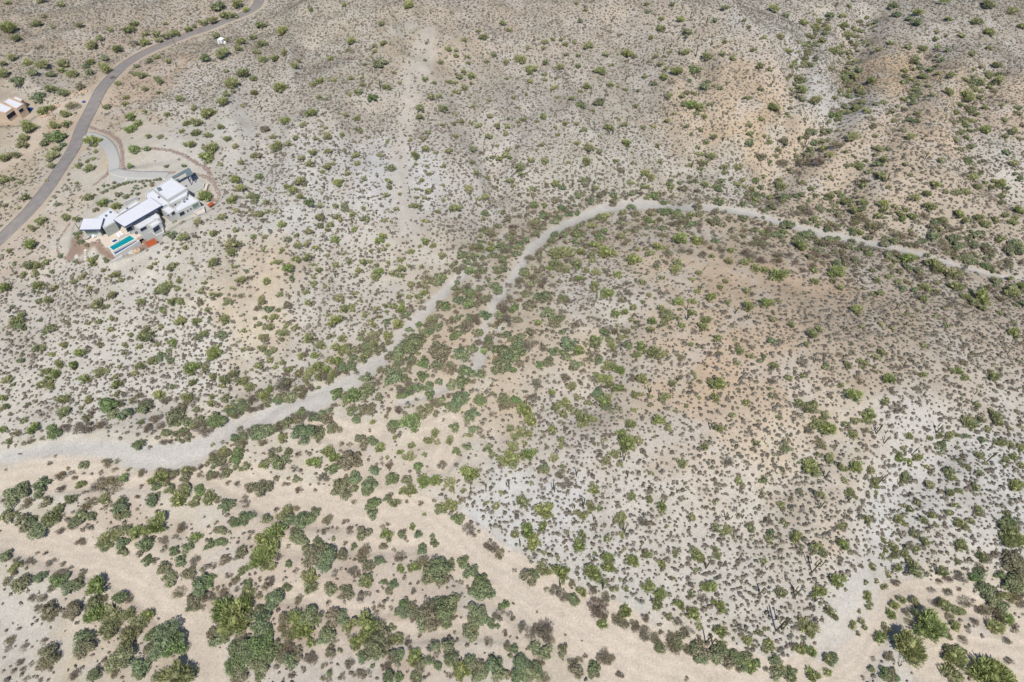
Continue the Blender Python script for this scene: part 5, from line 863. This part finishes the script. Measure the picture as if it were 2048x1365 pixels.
kp=np.array([p[1] for p in PL]); kq=np.array([p[2] for p in PL]); kr=np.array([p[3] for p in PL])
x0,y0,z0=on_ground(kp,kq)
_,_,dep=project(x0,y0,z0); Rw=kr*dep/FPX*(1.0+.06*np.clip((dep-190)/110,0,1))
hfv=np.array([KIND[p[0]][3] for p in PL])
x1,y1,z1=hit(kp,kq,height,Rw*hfv*.62)      # the crown's middle sits where the survey saw it
byk={}
for n,p in enumerate(PL): byk.setdefault(p[0],[]).append(n)
def adj(kind, r):
    if kind in 'PL': return 'large' if r>13 else ('small' if r<8 else 'mid-sized')
    if kind=='G': return 'broad' if r>17 else ('small' if r<10 else 'mid-sized')
    if kind=='O': return 'full' if r>12 else 'mid-sized'
    if kind=='o': return 'tiny' if r<5.5 else 'compact'
    return 'broad' if r>11 else ('tiny' if r<5.5 else 'low')
for kind,idx in byk.items():
    idx=sorted(idx,key=lambda n:-kr[n]); nm,mk,st,hf,grp,cat,noun=KIND[kind]
    sv=[];sf=[];stt=[];off=0
    for rank,n in enumerate(idx):
        r=random.Random(n*17+3); R=float(Rw[n]); big=kr[n]>15; hi=2 if kr[n]>20 else (1 if kr[n]>8.5 else 0); vk=r.randrange(10 if hi else 6)
        V,F,me=variant(kind,hi,vk); rz=r.uniform(0,6.28); sx,sy,sz=R*r.uniform(.92,1.1),R*r.uniform(.92,1.1),R*r.uniform(.82,1.1)
        if rank<300:
            loc=(float(x1[n]),float(y1[n]),float(z1[n])-.05*R)
            lab=place_label(adj(kind,kr[n])+' '+noun,kp[n],kq[n])
            if cat=='tree' and kr[n]>10:
                t_=empty(nm,loc,rz); c=link(bpy.data.objects.new('crown',me),t_); c.scale=(sx,sy,sz)
                tr=link(bpy.data.objects.new('trunk',trunk_mesh(vk%3)),t_); tr.scale=(sx,sy,sz)
            else:
                t_=link(bpy.data.objects.new(nm,me)); t_.location=loc; t_.rotation_euler=(0,0,rz); t_.scale=(sx,sy,sz)
            tag(t_,lab,cat,grp)
        else:
            C,S=math.cos(rz),math.sin(rz); W=V*np.array([sx,sy,sz]); W=np.stack([W[:,0]*C-W[:,1]*S+x1[n],W[:,0]*S+W[:,1]*C+y1[n],W[:,2]+z1[n]-.05*R],1)
            sv.append(W);sf.append(F+off);stt.append(np.full(len(F),r.random()));off+=len(W)
    if sv:
        me=mesh_np('smaller_'+nm+'_cover',np.concatenate(sv),np.concatenate(sf),M[mk],attrs={'tint':('FACE','FLOAT',np.concatenate(stt))})
        o=link(bpy.data.objects.new({'O':'far_bush_cover','o':'small_bush_cover','G':'thicket_cover','B':'dry_brush_cover'}.get(kind,'bush_cover'),me))
        tag(o,{'O':'many further olive green bushes scattered over the hillsides','o':'many further small olive bushes dotted over the slopes','G':'many further small grey-green shrubs along the washes','B':'many further small brown dry shrubs in the brush'}.get(kind),'bushes',None,'stuff')
# ---- clipped garden shrubs round the white house
gx_,gy_,gz_=on_ground(*np.array([Z1(a,b) for a,b,c in GSL]).T); gd_=project(gx_,gy_,gz_)[2]
for n,(a,b,c) in enumerate(GSL):
    px,py=Z1(a,b); s=c/5.689*float(gd_[n])/FPX*1.45; V,F,me=variant('G',1,n%6)
    o=link(bpy.data.objects.new('garden_shrub',me)); o.scale=(s,s,s*.8); o.location=(float(gx_[n]),float(gy_[n]),float(gz_[n])); o.rotation_euler=(0,0,n)
    tag(o,place_label('round garden shrub',px,py),'shrub','clipped garden shrubs round the white house')
# ---- saguaros
def saguaro_parts(h, arms, seed):
    r=random.Random(seed); tr=MB(); R=.09+.010*h
    tr.tube([(0,0,-.3),(0,0,h*.15),(0.02,0,h*.5),(0.03*h*r.uniform(-.3,.3),0,h*.93),(0.03*h*r.uniform(-.3,.3),0,h)],[R*.8,R*.95,R,R*.85,R*.35],12,.22)
    am=[]
    for k in range(arms):
        a=6.28*(k/max(arms,1))+r.uniform(-.5,.5)+.3; z0=h*r.uniform(.38,.55); L=h*r.uniform(.28,.5); o=R+r.uniform(.35,.6); c,s=math.cos(a),math.sin(a)
        m=MB(); m.tube([(c*R*.5,s*R*.5,z0),(c*o*.7,s*o*.7,z0+.05),(c*o,s*o,z0+.3),(c*o*1.05,s*o*1.05,z0+.3+L*.5),(c*o,s*o,z0+.25+L*.93),(c*o,s*o,z0+.3+L)],[R*.5,R*.6,R*.68,R*.7,R*.6,R*.25],10,.22); am.append(m)
    return tr,am
SAGM={}
sp=np.array([s[0] for s in SAG]); sq=np.array([s[1] for s in SAG]); xs,ys,zs=on_ground(sp,sq)
for n,(px,py,L,arms) in enumerate(SAG):
    x,y,z=float(xs[n]),float(ys[n]),float(zs[n])
    a=project(x,y,z); b_=project(x,y,z+5.0); per=math.hypot(float(b_[0]-a[0]),float(b_[1]-a[1]))/5.0; h=min(max(.88*L/max(per,.5),1.2),8)
    dead=(n in ()) or (abs(px-1069)<1 and abs(py-95)<1)
    hb=round(h*2)/2; key=(arms,min(int(hb),8),n%2,dead)
    if key not in SAGM:
        H=key[1]+.25; tr,am=saguaro_parts(H,arms,n); mt=M['cactus_old'] if dead else M['cactus']; e=[]
        for q,m in enumerate([tr]+am):
            o=m.build('trunk' if q==0 else 'arm',mt,None,0,False); e.append(o.data); COL.objects.unlink(o); bpy.data.objects.remove(o)
        SAGM[key]=(H,e)
    H,e=SAGM[key]; s=h/H; rz=random.Random(n).uniform(0,6.28)
    desc=('tall ' if h>6 else ('short ' if h<3 else 'slender '))+('dead pale saguaro' if dead else {0:'armless saguaro',1:'one-armed saguaro',2:'two-armed saguaro',3:'many-armed saguaro'}[arms])
    lab=place_label(desc,px,py)
    if arms:
        t_=empty('saguaro_cactus',(x,y,z),rz)
        for q,d in enumerate(e):
            c=link(bpy.data.objects.new('trunk' if q==0 else 'arm',d),t_); c.scale=(s,s,s)
    else:
        t_=link(bpy.data.objects.new('saguaro_cactus',e[0])); t_.location=(x,y,z); t_.rotation_euler=(0,0,rz); t_.scale=(s,s,s)
    tag(t_,lab,'cactus','saguaro cacti across the desert')
# ---- low bursage: a few hundred of the largest as plants of their own, the rest as cover
DENS="""100 60 .8 250 100 .8 60 260 .3 300 170 .35 430 200 .8 560 60 .9 700 150 1 860 150 .35 830 100 .5 1000 60 1 1200 60 1 900 250 .9 1050 250 .9 1250 150 .9 1450 215 .9 1500 260 1 1600 80 .9
1680 200 .7 1770 160 .9 1850 60 .9 2000 100 .8 1850 270 1.2 2000 250 1.2 600 400 .7 800 350 .4 1000 380 .9 1200 350 1.1 1450 370 1 1700 380 .9 1950 400 .8 100 600 .8 300 600 .8 505 570 .3 650 620 .9
60 450 .5 150 470 .2 300 540 .3 200 770 .9 400 720 .9 560 720 .6 700 700 .5 1100 480 .6 1300 470 .5 1500 480 .5 1750 520 .8 1950 560 .9 1350 580 .5 1450 560 .2 1600 560 .4 1200 600 .8 1500 680 .6
1800 640 1 1000 600 .3 1350 750 .7 1200 700 .6 1520 800 .9 1150 800 .8 1100 880 .7 1700 700 .9 1900 750 .8 1300 900 .7 1560 900 .8 1700 850 .6 1850 870 .6 2000 950 1.1 1000 960 .8 1100 1000 .7
1300 1000 .9 1600 1000 1 1800 1000 1 1000 1050 .9 1200 1150 1 1450 1200 1 1650 1100 1.1 1600 1280 1.1 1800 1100 1.1 1740 1200 .25 900 800 .3 900 880 .12 400 950 .05 100 940 .04 200 1050 .38 300 1200 .3
600 1150 .3 800 1000 .2 800 1250 .25 1100 1270 .04 1850 1260 .06 1950 1330 .04 1400 1345 .03 60 1250 .12 100 1330 .15 550 880 .15 770 220 .8 950 700 .3 1000 800 .5 120 330 .3 240 300 .1 380 290 .15
300 330 .06 60 170 .6 40 350 .4 350 700 .9 300 850 .3"""
DN=np.array(DENS.split(),float).reshape(-1,3); dxx,dyy,_=hit(DN[:,0],DN[:,1],hbase)
cell=.9; gx=np.arange(-300,300,cell); gy=np.arange(24,352,cell); bx,by=np.meshgrid(gx,gy)
bx=(bx+RNG.uniform(-.62,.62,bx.shape)*cell).ravel(); by=(by+RNG.uniform(-.62,.62,by.shape)*cell).ravel()
bz=height(bx,by); qx,qy,qd=project(bx,by,bz); ok=(qx>-380)&(qx<2430)&(qy>-110)&(qy<1500); bx,by,bz,qx,qy,qd=[a[ok] for a in (bx,by,bz,qx,qy,qd)]
dn=np.zeros(len(bx)); wt=np.full(len(bx),1e-12)
for k in range(len(DN)):
    g=1/((bx-dxx[k])**2+(by-dyy[k])**2+20)**2; dn+=g*DN[k,2]; wt+=g
dn/=wt; dn*=np.clip(.35+1.3*fbm(bx,by,7,55),.3,1.4); dn*=bare(bx,by)
ok=RNG.random(len(bx))<dn*(1.05+.3*np.clip((qd-190)/120,0,1)); bx,by,bz,qx,qy,qd,dn=[a[ok] for a in (bx,by,bz,qx,qy,qd,dn)]
br=np.exp(RNG.normal(math.log(.375),.36,len(bx))); br=np.clip(br,.12,.75); pr=br*FPX/qd
tm=[]
for k in range(8):
    r=np.random.default_rng(900+k); V,F=core(r,.9,.75,.05,6,2)
    def leaves(n,a,b):
        d=unit(r.normal(size=(n,3))); d[:,2]=np.abs(d[:,2]); c=d*r.uniform(.6,1.05,n)[:,None]*np.array([1,1,.9])
        u=unit(r.normal(size=(n,3))+d)*a; v=unit(np.cross(u,r.normal(size=(n,3))))*b; return quads_from(c,u,v)
    Vl,Fl=leaves(14,.24,.15); Vh,Fh=leaves(60,.17,.10)
    tm.append(((V,F),(np.concatenate([V,Vl]),np.concatenate([F,Fl+len(V)])),(np.concatenate([V*.85,Vh]),np.concatenate([F,Fh+len(V)]))))
order=np.argsort(-pr*RNG.uniform(.8,1.2,len(pr))); vis=[n for n in order if 10<qx[n]<2038 and 10<qy[n]<1355]
solo=[]; taken=[]
for n in vis:
    if len(solo)>=300: break
    if all(abs(qx[n]-a)+abs(qy[n]-c)>9 for a,c in taken): solo.append(n); taken.append((qx[n],qy[n]))
ss=set(map(int,solo)); hm=[mesh_np('bursage',*tm[k][2],M['burs']) for k in range(8)]
for n in solo:
    o=link(bpy.data.objects.new('bursage_shrub',hm[n%8])); o.location=(bx[n],by[n],bz[n]-.02); s=float(br[n]); o.scale=(s,s*.95,s*.85); o.rotation_euler=(0,0,float(n%63)/10)
    tag(o,place_label('low grey bursage',qx[n],qy[n]),'shrub','largest low grey bursage shrubs')
rest=np.array([n for n in range(len(bx)) if n not in ss]); print('bursage',len(bx)); sv=[];sf=[];stt=[];off=0
lod=np.where(qd[rest]<215,1,0); kk=RNG.integers(0,8,len(rest))
for L in (0,1):
    for k in range(8):
        ids=rest[(lod==L)&(kk==k)]
        if not len(ids): continue
        V,F=tm[k][L]; a=RNG.uniform(0,6.28,len(ids)); s=br[ids]; sz=s*RNG.uniform(.7,1.05,len(ids)); C,S=np.cos(a),np.sin(a); ex=RNG.uniform(.8,1.25,len(ids))
        W=np.empty((len(ids),len(V),3)); vx=V[None,:,0]*s[:,None]*ex[:,None]; vy=V[None,:,1]*(s/ex)[:,None]
        W[...,0]=vx*C[:,None]-vy*S[:,None]+bx[ids][:,None]; W[...,1]=vx*S[:,None]+vy*C[:,None]+by[ids][:,None]; W[...,2]=V[None,:,2]*sz[:,None]+bz[ids][:,None]-.03
        Fx=F[None]+(np.arange(len(ids))*len(V))[:,None,None]+off
        sv.append(W.reshape(-1,3)); sf.append(Fx.reshape(-1,4)); stt.append(np.repeat(RNG.random(len(ids)),len(F))); off+=len(ids)*len(V)
me=mesh_np('bursage_cover',np.concatenate(sv),np.concatenate(sf),M['burs'],attrs={'tint':('FACE','FLOAT',np.concatenate(stt))})
tag(link(bpy.data.objects.new('bursage_cover',me)),'countless low grey bursage shrubs dotting every slope','ground cover',None,'stuff')
